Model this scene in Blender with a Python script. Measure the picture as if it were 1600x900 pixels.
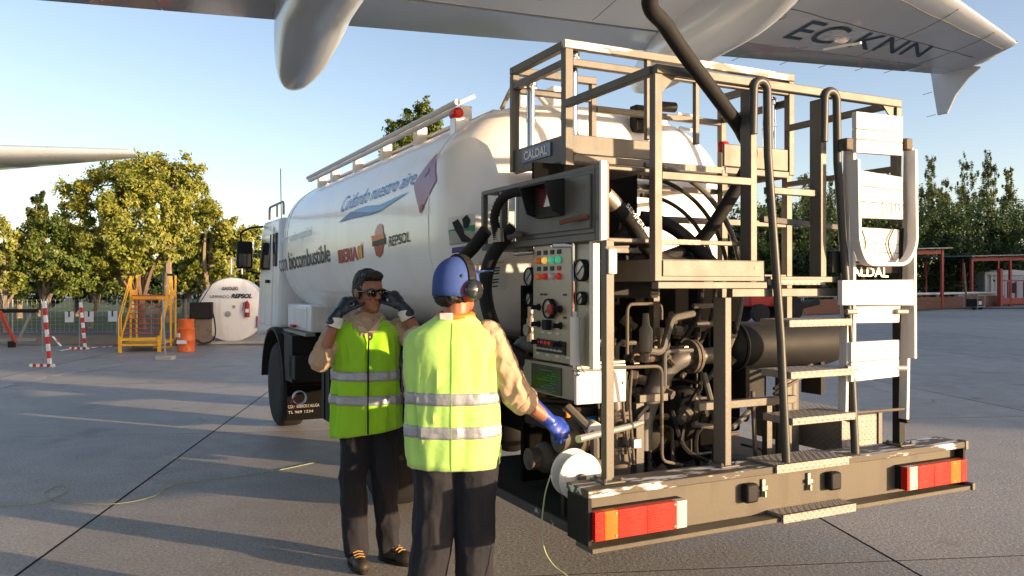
import bpy, bmesh, math, random
import numpy as np
from mathutils import Vector, Matrix, Euler, noise as mnoise

# ------------------------------------------------------------------ camera, world, sun, exposure
sc = bpy.context.scene
col = sc.collection
for o in list(bpy.data.objects):
    bpy.data.objects.remove(o)
PI = math.pi
cam_d = bpy.data.cameras.new("camera")
cam = bpy.data.objects.new("camera", cam_d); col.objects.link(cam)
cam.location = (0, 0, 1.67); cam.rotation_euler = (PI/2, 0, 0)
cam_d.sensor_width = 36.0; cam_d.lens = 29.1; cam_d.shift_y = -0.0025
cam_d.clip_start = 0.05; cam_d.clip_end = 3000
sc.camera = cam
SUN_EL = math.radians(5.8)
SUN_H = Vector((0.923, -0.385, 0)).normalized()          # horizontal direction towards the sun
SUN_V = Vector((SUN_H.x*math.cos(SUN_EL), SUN_H.y*math.cos(SUN_EL), math.sin(SUN_EL)))
w = bpy.data.worlds.new("World"); sc.world = w; w.use_nodes = True
nt = w.node_tree; nt.nodes.clear()
wo = nt.nodes.new("ShaderNodeOutputWorld"); bg = nt.nodes.new("ShaderNodeBackground")
sky = nt.nodes.new("ShaderNodeTexSky"); sky.sky_type = 'NISHITA'; sky.sun_disc = False
sky.sun_elevation = SUN_EL
sky.sun_rotation = math.atan2(SUN_H.x, SUN_H.y)
sky.altitude = 600; sky.air_density = 0.75; sky.dust_density = 2.0; sky.ozone_density = 0.35
bg.inputs['Strength'].default_value = 0.15
tint = nt.nodes.new("ShaderNodeMix"); tint.data_type = 'RGBA'; tint.blend_type = 'MULTIPLY'; tint.inputs['Factor'].default_value = 1.0
tint.inputs['B'].default_value = (.95, .92, 1.0, 1)
nt.links.new(sky.outputs[0], tint.inputs['A']); nt.links.new(tint.outputs['Result'], bg.inputs[0]); nt.links.new(bg.outputs[0], wo.inputs[0])
sun_d = bpy.data.lights.new("sun", 'SUN'); sun_d.energy = 4.3; sun_d.angle = math.radians(0.6)
sun_d.color = (1.0, 0.70, 0.42)
sun = bpy.data.objects.new("sun", sun_d); col.objects.link(sun)
sun.rotation_euler = SUN_V.to_track_quat('Z', 'Y').to_euler()
sc.view_settings.view_transform = 'Standard'; sc.view_settings.look = 'None'
sc.view_settings.exposure = 1.36; sc.view_settings.gamma = 1.0; sc.view_settings.use_curve_mapping = False
sc.render.engine = 'CYCLES'
random.seed(7)


# measuring helpers: a point of the photograph laid on a plane of the truck (u across, v along, z up)
def U(px, py, u=None, v=None):
    th_ = math.radians(26.67); c_, s_ = math.cos(th_), math.sin(th_); d = ((px-800)/1293, 1.0, (446-py)/1293)
    o = (-.313*c_-3.517*s_, .313*s_-3.517*c_, 1.67); e = (d[0]*c_+d[1]*s_, -d[0]*s_+d[1]*c_, d[2])
    t = (u-o[0])/e[0] if u is not None else (v-o[1])/e[1]
    return tuple(o[i]+t*e[i] for i in range(3))

# ------------------------------------------------------------------ mesh helper
def ortho(d):
    d = Vector(d).normalized()
    a = Vector((0, 0, 1)) if abs(d.z) < 0.9 else Vector((1, 0, 0))
    x = d.cross(a).normalized(); y = d.cross(x).normalized()
    return x, y, d

class MB:
    """collects shapes and links them as one mesh object"""
    def __init__(s): s.v = []; s.f = []; s.mi = []; s.sm = []; s.m = 0
    def add(s, vs, fs, smooth=False):
        b = len(s.v); s.v.extend([tuple(p) for p in vs])
        for f in fs:
            s.f.append(tuple(i+b for i in f)); s.mi.append(s.m); s.sm.append(smooth)
        return s
    def hexa(s, p):
        return s.add(p, [(0,3,2,1),(4,5,6,7),(0,1,5,4),(1,2,6,5),(2,3,7,6),(3,0,4,7)])
    def box(s, x0, x1, y0, y1, z0, z1):
        return s.hexa([(x0,y0,z0),(x1,y0,z0),(x1,y1,z0),(x0,y1,z0),(x0,y0,z1),(x1,y0,z1),(x1,y1,z1),(x0,y1,z1)])
    def obox(s, c, size, rot=(0,0,0)):
        R = Euler(rot).to_matrix(); c = Vector(c); h = [k/2 for k in size]
        P = [c + R @ Vector((sx*h[0], sy*h[1], sz*h[2])) for sz in (-1,1) for sx, sy in ((-1,-1),(1,-1),(1,1),(-1,1))]
        return s.hexa(P)
    def beam(s, p, q, w_, h_=None, up=None):
        p, q = Vector(p), Vector(q); h_ = h_ or w_
        d = (q-p).normalized()
        up = Vector(up) if up else (Vector((0,0,1)) if abs(d.z) < 0.9 else Vector((0,1,0)))
        x = d.cross(up).normalized(); y = x.cross(d).normalized()
        P = [a + x*sx*w_/2 + y*sy*h_/2 for a in (p, q) for sx, sy in ((-1,-1),(1,-1),(1,1),(-1,1))]
        return s.hexa(P)
    def tube(s, pts, r, n=10, closed=False, caps=True):
        pts = [Vector(p) for p in pts]; N = len(pts)
        rs = r if isinstance(r, (list, tuple)) else [r]*N
        tang = []
        for i in range(N):
            a = pts[(i-1) % N] if (closed or i > 0) else pts[i]
            b = pts[(i+1) % N] if (closed or i < N-1) else pts[i]
            tang.append((b-a).normalized())
        x, y, _ = ortho(tang[0]); vs = []
        for i in range(N):
            t = tang[i]; x = (x - t*x.dot(t)).normalized(); y = t.cross(x)
            for k in range(n):
                a = 2*PI*k/n; vs.append(pts[i] + (x*math.cos(a)+y*math.sin(a))*rs[i])
        fs = []
        for i in range(N if closed else N-1):
            j = (i+1) % N
            for k in range(n):
                k2 = (k+1) % n; fs.append((i*n+k, i*n+k2, j*n+k2, j*n+k))
        s.add(vs, fs, True)
        if caps and not closed:
            s.add(vs[:n], [tuple(range(n))[::-1]]); s.add(vs[-n:], [tuple(range(n))])
        return s
    def cyl(s, p, q, r, n=20, r2=None): return s.tube([p, q], [r, r if r2 is None else r2], n)
    def lathe(s, o, d, prof, n=24, smooth=True, sx=1, sy=1):
        x, y, z = ortho(d); o = Vector(o); vs = []
        for r, h in prof:
            for k in range(n):
                a = 2*PI*k/n; vs.append(o + z*h + (x*math.cos(a)*sx + y*math.sin(a)*sy)*r)
        fs = []
        for i in range(len(prof)-1):
            for k in range(n):
                k2 = (k+1) % n; fs.append((i*n+k, i*n+k2, (i+1)*n+k2, (i+1)*n+k))
        s.add(vs, fs, smooth)
        if prof[0][0] > 1e-5: s.add(vs[:n], [tuple(range(n))[::-1]])
        if prof[-1][0] > 1e-5: s.add(vs[-n:], [tuple(range(n))])
        return s
    def ell(s, c, r, rot=None, n=16, m=10):
        R = Euler(rot).to_matrix() if isinstance(rot, tuple) else (rot or Matrix.Identity(3)); c = Vector(c); vs = []
        for i in range(m+1):
            t = PI*i/m
            for k in range(n):
                a = 2*PI*k/n
                vs.append(c + R @ Vector((r[0]*math.sin(t)*math.cos(a), r[1]*math.sin(t)*math.sin(a), r[2]*math.cos(t))))
        fs = [(i*n+k, (i+1)*n+k, (i+1)*n+(k+1) % n, i*n+(k+1) % n) for i in range(m) for k in range(n)]
        return s.add(vs, fs, True)
    def cap(s, p, q, r0, r1=None, n=14):
        """closed tapered capsule"""
        p, q = Vector(p), Vector(q); r1 = r0 if r1 is None else r1
        L = (q-p).length
        if L < 1e-6: return s.ell(p, (r0,)*3)
        prof = [(r0*math.cos(a), -r0*math.sin(-a)) for a in [(-PI/2+.05)+i*(PI/2-.05)/4 for i in range(5)]]
        prof = [(max(r0*math.cos(a), .0004), r0*math.sin(a)) for a in [-PI/2+i*PI/8 for i in range(5)]] + \
               [(max(r1*math.cos(a), .0004), L+r1*math.sin(a)) for a in [i*PI/8 for i in range(5)]]
        return s.lathe(p, q-p, prof, n)
    def prism(s, pts, off):
        n = len(pts); off = Vector(off); A = [Vector(p) for p in pts]; B = [p+off for p in A]
        s.add(A+B, [tuple(range(n))[::-1], tuple(range(n, 2*n))] + [(i, (i+1) % n, n+(i+1) % n, n+i) for i in range(n)])
        return s
    def sheet(s, pts): return s.add(pts, [tuple(range(len(pts)))])
    def mesh(s, name, mats, sharp=40):
        me = bpy.data.meshes.new(name); me.from_pydata(s.v, [], s.f)
        for m_ in (mats if isinstance(mats, (list, tuple)) else [mats]): me.materials.append(m_)
        me.polygons.foreach_set('material_index', s.mi); me.polygons.foreach_set('use_smooth', s.sm)
        bm = bmesh.new(); bm.from_mesh(me); bmesh.ops.recalc_face_normals(bm, faces=bm.faces); bm.to_mesh(me); bm.free()
        me.set_sharp_from_angle(angle=math.radians(sharp)); me.update()
        return me
    def build(s, name, mats, parent=None, bevel=0, label=None, loc=None):
        o = bpy.data.objects.new(name, s.mesh(name, mats)); col.objects.link(o)
        if parent: o.parent = parent
        if loc: o.location = loc
        if bevel:
            b = o.modifiers.new("bevel", 'BEVEL'); b.width = bevel; b.segments = 2; b.limit_method = 'ANGLE'; b.angle_limit = math.radians(50)
        if label: o['label'] = label
        return o

def thing(name, label, cat, loc=(0,0,0), rz=0, group=None):
    o = bpy.data.objects.new(name, None); col.objects.link(o); o.empty_display_size = .2
    o.location = loc; o.rotation_euler = (0, 0, rz); o['label'] = label; o['category'] = cat
    if group: o['group'] = group
    return o
def tag(o, label, cat, group=None):
    o['label'] = label; o['category'] = cat
    if group: o['group'] = group
    return o
def clone(o, parent=None):
    c = o.copy(); col.objects.link(c); c.parent = parent
    for ch in list(o.children): clone(ch, c)
    return c
def spline(pts, n=8):
    """Catmull-Rom through the points"""
    P = [Vector(p) for p in pts]; P = [P[0]*2-P[1]] + P + [P[-1]*2-P[-2]]; out = []
    for i in range(1, len(P)-2):
        for k in range(n):
            t = k/n; a, b, c, d = P[i-1], P[i], P[i+1], P[i+2]
            out.append(0.5*((2*b)+(c-a)*t+(2*a-5*b+4*c-d)*t*t+(3*b-a-3*c+d)*t**3))
    out.append(P[-2]); return out
def rounded(pts, r=.05, n=5):
    """polyline with rounded corners"""
    P = [Vector(p) for p in pts]; out = [P[0]]
    for i in range(1, len(P)-1):
        a, b, c = P[i-1], P[i], P[i+1]; rr = min(r, (a-b).length*.45, (c-b).length*.45)
        p0 = b+(a-b).normalized()*rr; p1 = b+(c-b).normalized()*rr
        for k in range(n+1):
            t = k/n; out.append(p0*(1-t)**2+b*2*t*(1-t)+p1*t*t)
    out.append(P[-1]); return out
def bake(o):
    bpy.context.view_layer.update()
    dg = bpy.context.evaluated_depsgraph_get()
    me = bpy.data.meshes.new_from_object(o.evaluated_get(dg), depsgraph=dg)
    o.modifiers.clear(); o.data = me; return o

_fonts = {}
def glyphs(text, bold=0.0, shear=0.0, space=1.0, res=4):
    cu = bpy.data.curves.new("lettering", 'FONT'); cu.body = text; cu.shear = shear; cu.offset = bold
    cu.space_character = space; cu.resolution_u = res; cu.fill_mode = 'BOTH'
    ob = bpy.data.objects.new("lettering", cu); col.objects.link(ob)
    bpy.context.view_layer.update(); dg = bpy.context.evaluated_depsgraph_get()
    me = bpy.data.meshes.new_from_object(ob.evaluated_get(dg), depsgraph=dg)
    vs = [v.co.copy() for v in me.vertices]; fs = [tuple(p.vertices) for p in me.polygons]
    bpy.data.objects.remove(ob); bpy.data.meshes.remove(me)
    x0 = min(v.x for v in vs); x1 = max(v.x for v in vs)
    return [((v.x-x0)/(x1-x0), v.y/0.72) for v in vs], fs       # x in 0..1, y in capital heights
def lettering(text, bl, br, tl, tr, mat_, parent, off=(0,0,0), proj=None, name='lettering', **k):
    uv, fs = glyphs(text, **k); bl, br, tl, tr = map(Vector, (bl, br, tl, tr)); off = Vector(off); vs = []
    for a, b in uv:
        p = (bl*(1-a)+br*a)*(1-b) + (tl*(1-a)+tr*a)*b
        vs.append((proj(p) if proj else p) + off)
    m = MB(); m.add(vs, fs); return m.build(name, mat_, parent)

# ------------------------------------------------------------------ materials
def mat(name, base, rough=.5, metal=0.0, var=.12, vscale=6, bump=0.0, bscale=60, coat=0.0, wear=None, streak=None, world=False, spec=.5, sheen=0, trans=0, wst=None):
    """principled paint with value variation, fine bump, optional wear colour (col, amount, scale) and dirt streaks"""
    m = bpy.data.materials.new(name); m.use_nodes = True; N = m.node_tree.nodes; L = m.node_tree.links
    b = N['Principled BSDF']; b.inputs['Roughness'].default_value = rough; b.inputs['Metallic'].default_value = metal
    b.inputs['Specular IOR Level'].default_value = spec
    if coat: b.inputs['Coat Weight'].default_value = coat; b.inputs['Coat Roughness'].default_value = .06
    if sheen: b.inputs['Sheen Weight'].default_value = sheen
    if world: co = N.new('ShaderNodeNewGeometry').outputs['Position']
    else: co = N.new('ShaderNodeTexCoord').outputs['Object']
    base4 = tuple(base)+(1,)
    n1 = N.new('ShaderNodeTexNoise'); n1.inputs['Scale'].default_value = vscale; n1.inputs['Detail'].default_value = 6; n1.inputs['Roughness'].default_value = .65
    L.new(co, n1.inputs['Vector'])
    mx = N.new('ShaderNodeMix'); mx.data_type = 'RGBA'; mx.blend_type = 'MIX'
    mx.inputs['A'].default_value = tuple(min(1, c*(1-var)) for c in base)+(1,); mx.inputs['B'].default_value = tuple(min(1, c*(1+var)) for c in base)+(1,)
    L.new(n1.outputs['Fac'], mx.inputs['Factor']); out = mx.outputs['Result']
    def layer(out, fac, color):
        x = N.new('ShaderNodeMix'); x.data_type = 'RGBA'; L.new(fac, x.inputs['Factor']); L.new(out, x.inputs['A']); x.inputs['B'].default_value = tuple(color)+(1,)
        return x.outputs['Result']
    if streak:
        mp = N.new('ShaderNodeMapping'); mp.inputs['Scale'].default_value = (1, 1, .12); L.new(co, mp.inputs['Vector'])
        n2 = N.new('ShaderNodeTexNoise'); n2.inputs['Scale'].default_value = streak[2]; n2.inputs['Detail'].default_value = 5; L.new(mp.outputs[0], n2.inputs['Vector'])
        r = N.new('ShaderNodeMapRange'); r.inputs['From Min'].default_value = .5; r.inputs['From Max'].default_value = .75; r.inputs['To Max'].default_value = streak[1]
        L.new(n2.outputs['Fac'], r.inputs['Value']); out = layer(out, r.outputs[0], streak[0])
    if wear:
        n3 = N.new('ShaderNodeTexNoise'); n3.inputs['Scale'].default_value = wear[2]; n3.inputs['Detail'].default_value = 8; n3.inputs['Roughness'].default_value = .6
        mw = N.new('ShaderNodeMapping'); mw.inputs['Scale'].default_value = wst or (1,1,1); L.new(co, mw.inputs[0]); L.new(mw.outputs[0], n3.inputs['Vector'])
        r = N.new('ShaderNodeMapRange'); t = 1-wear[1]; r.inputs['From Min'].default_value = t-.02; r.inputs['From Max'].default_value = t+.02
        L.new(n3.outputs['Fac'], r.inputs['Value']); out = layer(out, r.outputs[0], wear[0])
    L.new(out, b.inputs['Base Color'])
    rr = N.new('ShaderNodeMapRange'); rr.inputs['To Min'].default_value = max(.02, rough-.1); rr.inputs['To Max'].default_value = min(1, rough+.1)
    L.new(n1.outputs['Fac'], rr.inputs['Value']); L.new(rr.outputs[0], b.inputs['Roughness'])
    if bump:
        nb = N.new('ShaderNodeTexNoise'); nb.inputs['Scale'].default_value = bscale; nb.inputs['Detail'].default_value = 4; L.new(co, nb.inputs['Vector'])
        bp = N.new('ShaderNodeBump'); bp.inputs['Strength'].default_value = bump; bp.inputs['Distance'].default_value = .02
        L.new(nb.outputs['Fac'], bp.inputs['Height']); L.new(bp.outputs[0], b.inputs['Normal'])
    if trans:
        tr = N.new('ShaderNodeBsdfTranslucent'); L.new(out, tr.inputs['Color']); ms = N.new('ShaderNodeMixShader'); ms.inputs[0].default_value = trans
        L.new(b.outputs[0], ms.inputs[1]); L.new(tr.outputs[0], ms.inputs[2]); L.new(ms.outputs[0], N['Material Output'].inputs['Surface'])
    return m
def emis(m, color, s):
    b = m.node_tree.nodes['Principled BSDF']; b.inputs['Emission Color'].default_value = tuple(color)+(1,); b.inputs['Emission Strength'].default_value = s; return m

M = {}
M['rig'] = mat('rig paint', (.118,.111,.098), .5, .12, .14, 9, .05, 90, spec=.35, wear=((.24,.21,.17),.27,14), streak=((.06,.05,.04),.5,9))
M['bumper'] = mat('bumper paint', (.095,.083,.062), .55, 0, .14, 5, .04, 90, spec=.3, wear=((.1,.088,.068),.3,8), streak=((.035,.03,.024),.5,9))
M['rig_dark'] = mat('dark rig paint', (.03,.028,.025), .7, 0, .3, 9, .05, 80, spec=.2, wear=((.09,.075,.055),.32,10))
M['chipped'] = mat('chipped rail paint', (.128,.116,.1), .5, .1, .15, 9, .08, 60, spec=.35, wear=((.66,.64,.6),.46,9), wst=(.3,1,1))
M['lip'] = mat('scuffed lip paint', (.085,.075,.06), .6, 0, .2, 9, .08, 60, spec=.25, wear=((.58,.59,.61),.46,16), wst=(.22,1,1))
M['black'] = mat('black steel', (.016,.016,.017), .6, 0, .3, 8, .05, 70, spec=.18, wear=((.06,.05,.04),.3,8))
M['shade_black'] = mat('shade black', (.006,.006,.006), .9, 0, .3, 8, spec=.05)  # near-black with the shade of bay, chassis and flap put into the colour
M['rubber'] = mat('black rubber', (.014,.014,.015), .7, 0, .3, 12, .1, 120, spec=.25, wear=((.05,.045,.04),.3,6))
M['tyre'] = mat('tyre rubber', (.02,.02,.021), .8, 0, .3, 8, .15, 60, spec=.2, wear=((.07,.06,.05),.36,5))
M['pipe'] = mat('grey pipe paint', (.1,.097,.094), .5, .1, .2, 10, .06, 60, wear=((.3,.27,.22),.28,12))
M['iron'] = mat('cast iron', (.11,.095,.078), .65, .05, .25, 14, .15, 50, spec=.25, wear=((.07,.05,.035),.4,9))
M['chrome'] = mat('chrome', (.62,.62,.63), .14, 1.0, .06, 8)
M['steel'] = mat('brushed stainless panel', (.36,.315,.255), .42, .5, .06, 3, .03, 200, streak=((.3,.27,.23),.5,10))
M['alu'] = mat('painted aluminium', (.62,.61,.59), .6, 0, .06, 5, .03, 80, wear=((.45,.42,.36),.3,10))
M['tank'] = mat('white tank paint', (.86,.855,.84), .32, 0, .03, 1.2, .0, 30, coat=.35, streak=((.55,.52,.47),.35,2.5))
M['tank_head'] = mat('cream tank paint', (.78,.74,.66), .3, 0, .03, 1.5, .0, 30, coat=.3, streak=((.55,.5,.42),.3,3))
M['white'] = mat('white cab paint', (.8,.8,.8), .3, 0, .05, 3, 0, 30, coat=.4, streak=((.4,.38,.35),.4,5))
M['bone'] = mat('white enamel', (.62,.605,.575), .5, 0, .05, 5, .02, 60, spec=.3, wear=((.4,.35,.3),.28,8))
def checker(name, base, rough=.35, metal=.7):
    m = mat(name, base, .5, .15, .15, 12, spec=.3); N = m.node_tree.nodes; L = m.node_tree.links
    co = N.new('ShaderNodeTexCoord').outputs['Object']; mp = N.new('ShaderNodeMapping'); mp.inputs['Rotation'].default_value = (.6,.6,PI/4); mp.inputs['Scale'].default_value = (45,45,45); L.new(co, mp.inputs[0])
    v = N.new('ShaderNodeTexVoronoi'); v.distance = 'CHEBYCHEV'; v.inputs['Scale'].default_value = 1; v.inputs['Randomness'].default_value = .1; L.new(mp.outputs[0], v.inputs['Vector'])
    bp = N.new('ShaderNodeBump'); bp.inputs['Strength'].default_value = .9; bp.inputs['Distance'].default_value = .006; bp.invert = True
    L.new(v.outputs['Distance'], bp.inputs['Height']); L.new(bp.outputs[0], N['Principled BSDF'].inputs['Normal']); return m
M['tread'] = checker('chequer plate', (.26,.245,.22))
M['glass'] = mat('dark window glass', (.02,.025,.03), .05, 0, .1, 3, coat=.5)
M['gauge'] = mat('gauge face', (.38,.365,.335), .3, 0, .05, 30, coat=.5)
M['red_lens'] = mat('red lamp lens', (.5,.02,.012), .35, 0, .3, 22, .06, 220, spec=.2)
M['amber_lens'] = mat('amber lamp lens', (.62,.14,.015), .35, 0, .3, 22, .06, 220, spec=.2)
M['clear_lens'] = mat('clear lamp lens', (.5,.47,.44), .35, 0, .2, 22, .06, 220, spec=.2)
M['red'] = mat('red paint', (.36,.025,.02), .5, 0, .15, 8, spec=.25)
M['blue_text'] = mat('blue print', (.04,.22,.58), .35, 0, .05, 5, spec=.25)
M['blue_dark'] = mat('deep blue print', (.015,.12,.4), .35, 0, .05, 5, spec=.25)
M['blue_light'] = mat('light blue print', (.14,.42,.75), .35, 0, .05, 5, spec=.25)
M['pale_text'] = mat('pale blue print', (.5,.62,.74), .35, 0, .05, 5, spec=.25)
M['dark_text'] = mat('charcoal print', (.025,.025,.028), .5, 0, .1, 5, spec=.25)
M['red_text'] = mat('red print', (.4,.022,.02), .4, 0, .05, 5, spec=.25)
M['orange_text'] = mat('orange print', (.72,.2,.02), .4, 0, .05, 5, spec=.25)
M['yellow_text'] = mat('yellow print', (.75,.42,.03), .4, 0, .05, 5, spec=.25)
M['pink_text'] = mat('pale pink print', (.68,.4,.38), .4, 0, .05, 5, spec=.25)
M['violet'] = mat('faded violet placard', (.32,.14,.24), .4, 0, .1, 5)
M['violet_dark'] = mat('placard border', (.2,.12,.3), .4, 0, .1, 5)
M['paper'] = mat('label paper', (.72,.74,.74), .5, 0, .06, 20)
M['green'] = mat('green print', (.03,.3,.12), .4, 0, .1, 8)
M['purple'] = mat('purple print', (.11,.07,.26), .4, 0, .1, 8)
M['screen'] = mat('green schematic plate', (.03,.05,.012), .12, 0, .5, 14, coat=.6)
M['white_text'] = mat('white print', (.75,.75,.75), .4, 0, .05, 5)
M['plate_blue'] = mat('name plate', (.1,.11,.2), .35, .3, .1, 8)
M['led_orange'] = emis(mat('orange indicator', (.7,.12,.02), .15), (1,.25,.03), .05)
M['led_yellow'] = emis(mat('yellow indicator', (.7,.36,.05), .15), (1,.6,.12), .25)
M['led_green'] = emis(mat('green indicator', (.03,.4,.22), .15), (.1,.9,.5), .12)
M['led_red'] = emis(mat('red indicator', (.6,.02,.02), .15), (1,.05,.03), .05)

# ------------------------------------------------------------------ the refuelling truck (local axes: u across from its left side, v towards the cab, z up)
truck = thing('fuel_truck', 'white airport fuel tanker truck with olive steel pumping rig and lift cage at its rear', 'fuel truck', (.313, 3.517, 0), math.radians(26.67))
def part(name, mb, m, parent=truck, bevel=0, label=None): return mb.build(name, m, parent, bevel, label)
TA, TB, TN, TU, TZ = 1.14, .80, 2.8, 1.2, 2.1
def tank_u(z): return TU - TA*max(0, 1-abs((z-TZ)/TB)**TN)**(1/TN)
def on_tank(p): return Vector((tank_u(p.z)-.006, p.y, p.z))
HEAD = [(1.50,.002),(1.51,.2),(1.53,.4),(1.565,.6),(1.61,.76),(1.665,.87),(1.73,.94),(1.80,.98),(1.88,.997),(1.96,1)]
def head_v(u, z):
    s = (abs((u-TU)/TA)**TN + abs((z-TZ)/TB)**TN)**(1/TN)
    for (v0, s0), (v1, s1) in zip(HEAD, HEAD[1:]):
        if s <= s1: return v0+(v1-v0)*(s-s0)/(s1-s0)
    return 1.96
def on_head(p): return Vector((p.x, head_v(p.x, p.z)-.006, p.z))
tb = MB(); NN = 96; rings = HEAD + [(2.6,1),(3.4,1),(4.2,1),(5.0,1),(5.8,1),(6.5,1),(6.68,.995),(6.78,.97),(6.86,.92),(6.92,.8),(6.96,.5),(6.97,.002)]
vs = []; fs = []
for v, s in rings:
    for k in range(NN):
        a = 2*PI*k/NN; c_, s_ = math.cos(a), math.sin(a)
        vs.append((TU+TA*s*math.copysign(abs(c_)**(2/TN), c_), v, TZ+TB*s*math.copysign(abs(s_)**(2/TN), s_)))
for i in range(len(rings)-1):
    for k in range(NN): fs.append((i*NN+k, i*NN+(k+1) % NN, (i+1)*NN+(k+1) % NN, (i+1)*NN+k))
tb.add(vs, fs, True)
tank = part('tank', tb, M['tank'])
# weld bands round the shell
for v in (2.02, 6.45):
    m_ = MB(); ring = []
    for k in range(64):
        a = 2*PI*k/64; c_, s_ = math.cos(a), math.sin(a)
        ring.append((TU+(TA+.002)*math.copysign(abs(c_)**(2/TN), c_), v, TZ+(TB+.002)*math.copysign(abs(s_)**(2/TN), s_)))
    m_.tube(ring, .004, 6, closed=True); part('weld_seam', m_, M['tank'], tank)
# lettering on the left flank
lettering('Cuidando nuestro aire', (0.08,4.217,2.316), (0.08,2.324,2.365), (0.08,4.139,2.455), (0.08,2.312,2.47), M['blue_text'], tank, proj=on_tank, shear=.25, space=.95)
lettering('con biocombustible', (0.07,6.917,1.833), (0.07,4.547,1.893), (0.07,6.917,2.039), (0.07,4.559,2.059), M['dark_text'], tank, proj=on_tank, bold=.01)
lettering('Primer vuelo español', (0.07,6.929,2.147), (0.07,5.282,2.171), (0.07,6.929,2.242), (0.07,5.282,2.271), M['pale_text'], tank, proj=on_tank)
lettering('IBERIA', (0.07,4.262,1.869), (0.07,3.655,1.884), (0.07,4.262,1.982), (0.07,3.655,1.994), M['red_text'], tank, proj=on_tank, bold=.035)
lettering('REPSOL', (0.07,2.831,1.954), (0.07,2.369,1.972), (0.07,2.831,2.03), (0.07,2.369,2.042), M['dark_text'], tank, proj=on_tank, bold=.015, shear=.15)
def decal(name, pts, m_, parent=tank, proj=on_tank, lift=0.0):
    P = [Vector(p) for p in pts]; c = sum(P, Vector())/len(P)
    q = []; n = len(P)
    D = []
    for i in range(n):
        for k in range(6): D.append(P[i].lerp(P[(i+1) % n], k/6))
    R = 4; vs = []
    for r in range(1, R+1):
        for p in D: vs.append(c.lerp(p, r/R))
    vs.append(c); nd = len(D); fs = [(i, (i+1) % nd, R*nd) for i in range(nd)]
    for r in range(R-1):
        for i in range(nd): fs.append((r*nd+i, (r+1)*nd+i, (r+1)*nd+(i+1) % nd, r*nd+(i+1) % nd))
    vs = [proj(v) for v in vs]
    if lift: vs = [v+Vector((-lift, -lift*.3, 0)) for v in vs]
    m = MB(); m.add(vs, fs); return m.build(name, m_, parent)
decal('swoosh', [(0.07,4.214,2.226),(0.07,3.885,2.283),(0.07,3.655,2.302),(0.07,3.385,2.303),(0.07,2.976,2.277),(0.07,2.795,2.278),(0.07,2.395,2.317),(0.07,2.708,2.275),(0.07,2.976,2.241),(0.07,3.299,2.225),(0.07,3.845,2.235)], M['blue_light'])
decal('swoosh_shade', [(0.07,4.214,2.226),(0.07,3.845,2.291),(0.07,3.299,2.243),(0.07,2.915,2.236),(0.07,3.299,2.223),(0.07,3.845,2.232)], M['blue_dark'], lift=.003)
decal('emblem', [(0.07,3.636,1.991),(0.07,3.526,1.996),(0.07,3.508,1.892),(0.07,3.636,1.886)], M['orange_text'])
decal('emblem', [(0.07,3.581,1.957),(0.07,3.508,2.027),(0.07,3.503,1.897),(0.07,3.544,1.893)], M['yellow_text'], lift=.003)
decal('logo_top', [(0.07,3.167,2.025),(0.07,3.15,2.088),(0.07,3.086,2.128),(0.07,3.023,2.139),(0.07,2.961,2.116),(0.07,2.945,2.024)], M['pink_text'])
decal('logo_band', [(0.07,3.249,2.054),(0.07,2.93,2.056),(0.07,2.9,1.974),(0.07,3.199,1.977)], M['orange_text'], lift=.002)
decal('logo_bar', [(0.07,3.216,2.008),(0.07,2.9,2.021),(0.07,2.9,1.979),(0.07,3.216,1.97)], M['dark_text'], lift=.004)
decal('logo_bowl', [(0.07,3.183,1.969),(0.07,2.953,1.976),(0.07,2.991,1.911),(0.07,3.07,1.882),(0.07,3.15,1.901)], M['red_text'])
decal('hazard_placard', [(0.11,2.051,2.539),(0.08,1.907,2.337),(0.07,2.158,2.144),(0.08,2.333,2.359)], M['violet'])
decal('placard_flame', [(0.1,2.095,2.443),(0.1,2.072,2.415),(0.1,2.142,2.381),(0.1,2.166,2.418)], M['violet_dark'], lift=.003)
decal('placard_foot', [(0.07,2.122,2.209),(0.07,2.098,2.182),(0.07,2.158,2.144),(0.07,2.182,2.18)], M['red_text'], lift=.003)
# stickers on the rear head
def on_head_flat(p): return on_head(p)
decal('poster', [(0.095,1.66,2.091),(0.226,1.6,2.115),(0.226,1.6,1.935),(0.104,1.66,1.916)], M['paper'], proj=on_head)
decal('poster_lawn', [(0.099,1.66,2.013),(0.226,1.6,2.045),(0.226,1.6,1.939),(0.108,1.66,1.92)], M['green'], proj=on_head, lift=.003)
decal('poster_road', [(0.104,1.66,2.006),(0.226,1.6,2.006),(0.226,1.6,1.943),(0.108,1.66,1.924)], mat('poster road', (.42,.42,.38), .5), proj=on_head, lift=.005)
for pts in ([(0.116,1.65,2.06),(0.142,1.64,2.08),(0.163,1.64,2.038),(0.184,1.62,1.959),(0.214,1.61,1.951),(0.201,1.61,1.935),(0.163,1.62,1.939),(0.129,1.65,2.01)],
            [(0.163,1.63,2.08),(0.188,1.62,2.107),(0.205,1.62,2.069),(0.192,1.62,2.022),(0.171,1.62,2.025)]):
    decal('poster_rider', pts, M['dark_text'], proj=on_head, lift=.007)
decal('purple_sticker', [(0.116,1.66,1.904),(0.218,1.61,1.92),(0.218,1.61,1.885),(0.116,1.66,1.869)], M['purple'], proj=on_head)
decal('label_sheet', [(0.252,1.62,1.819),(0.425,1.57,1.836),(0.425,1.57,1.646),(0.261,1.62,1.631)], M['paper'], proj=on_head)
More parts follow.
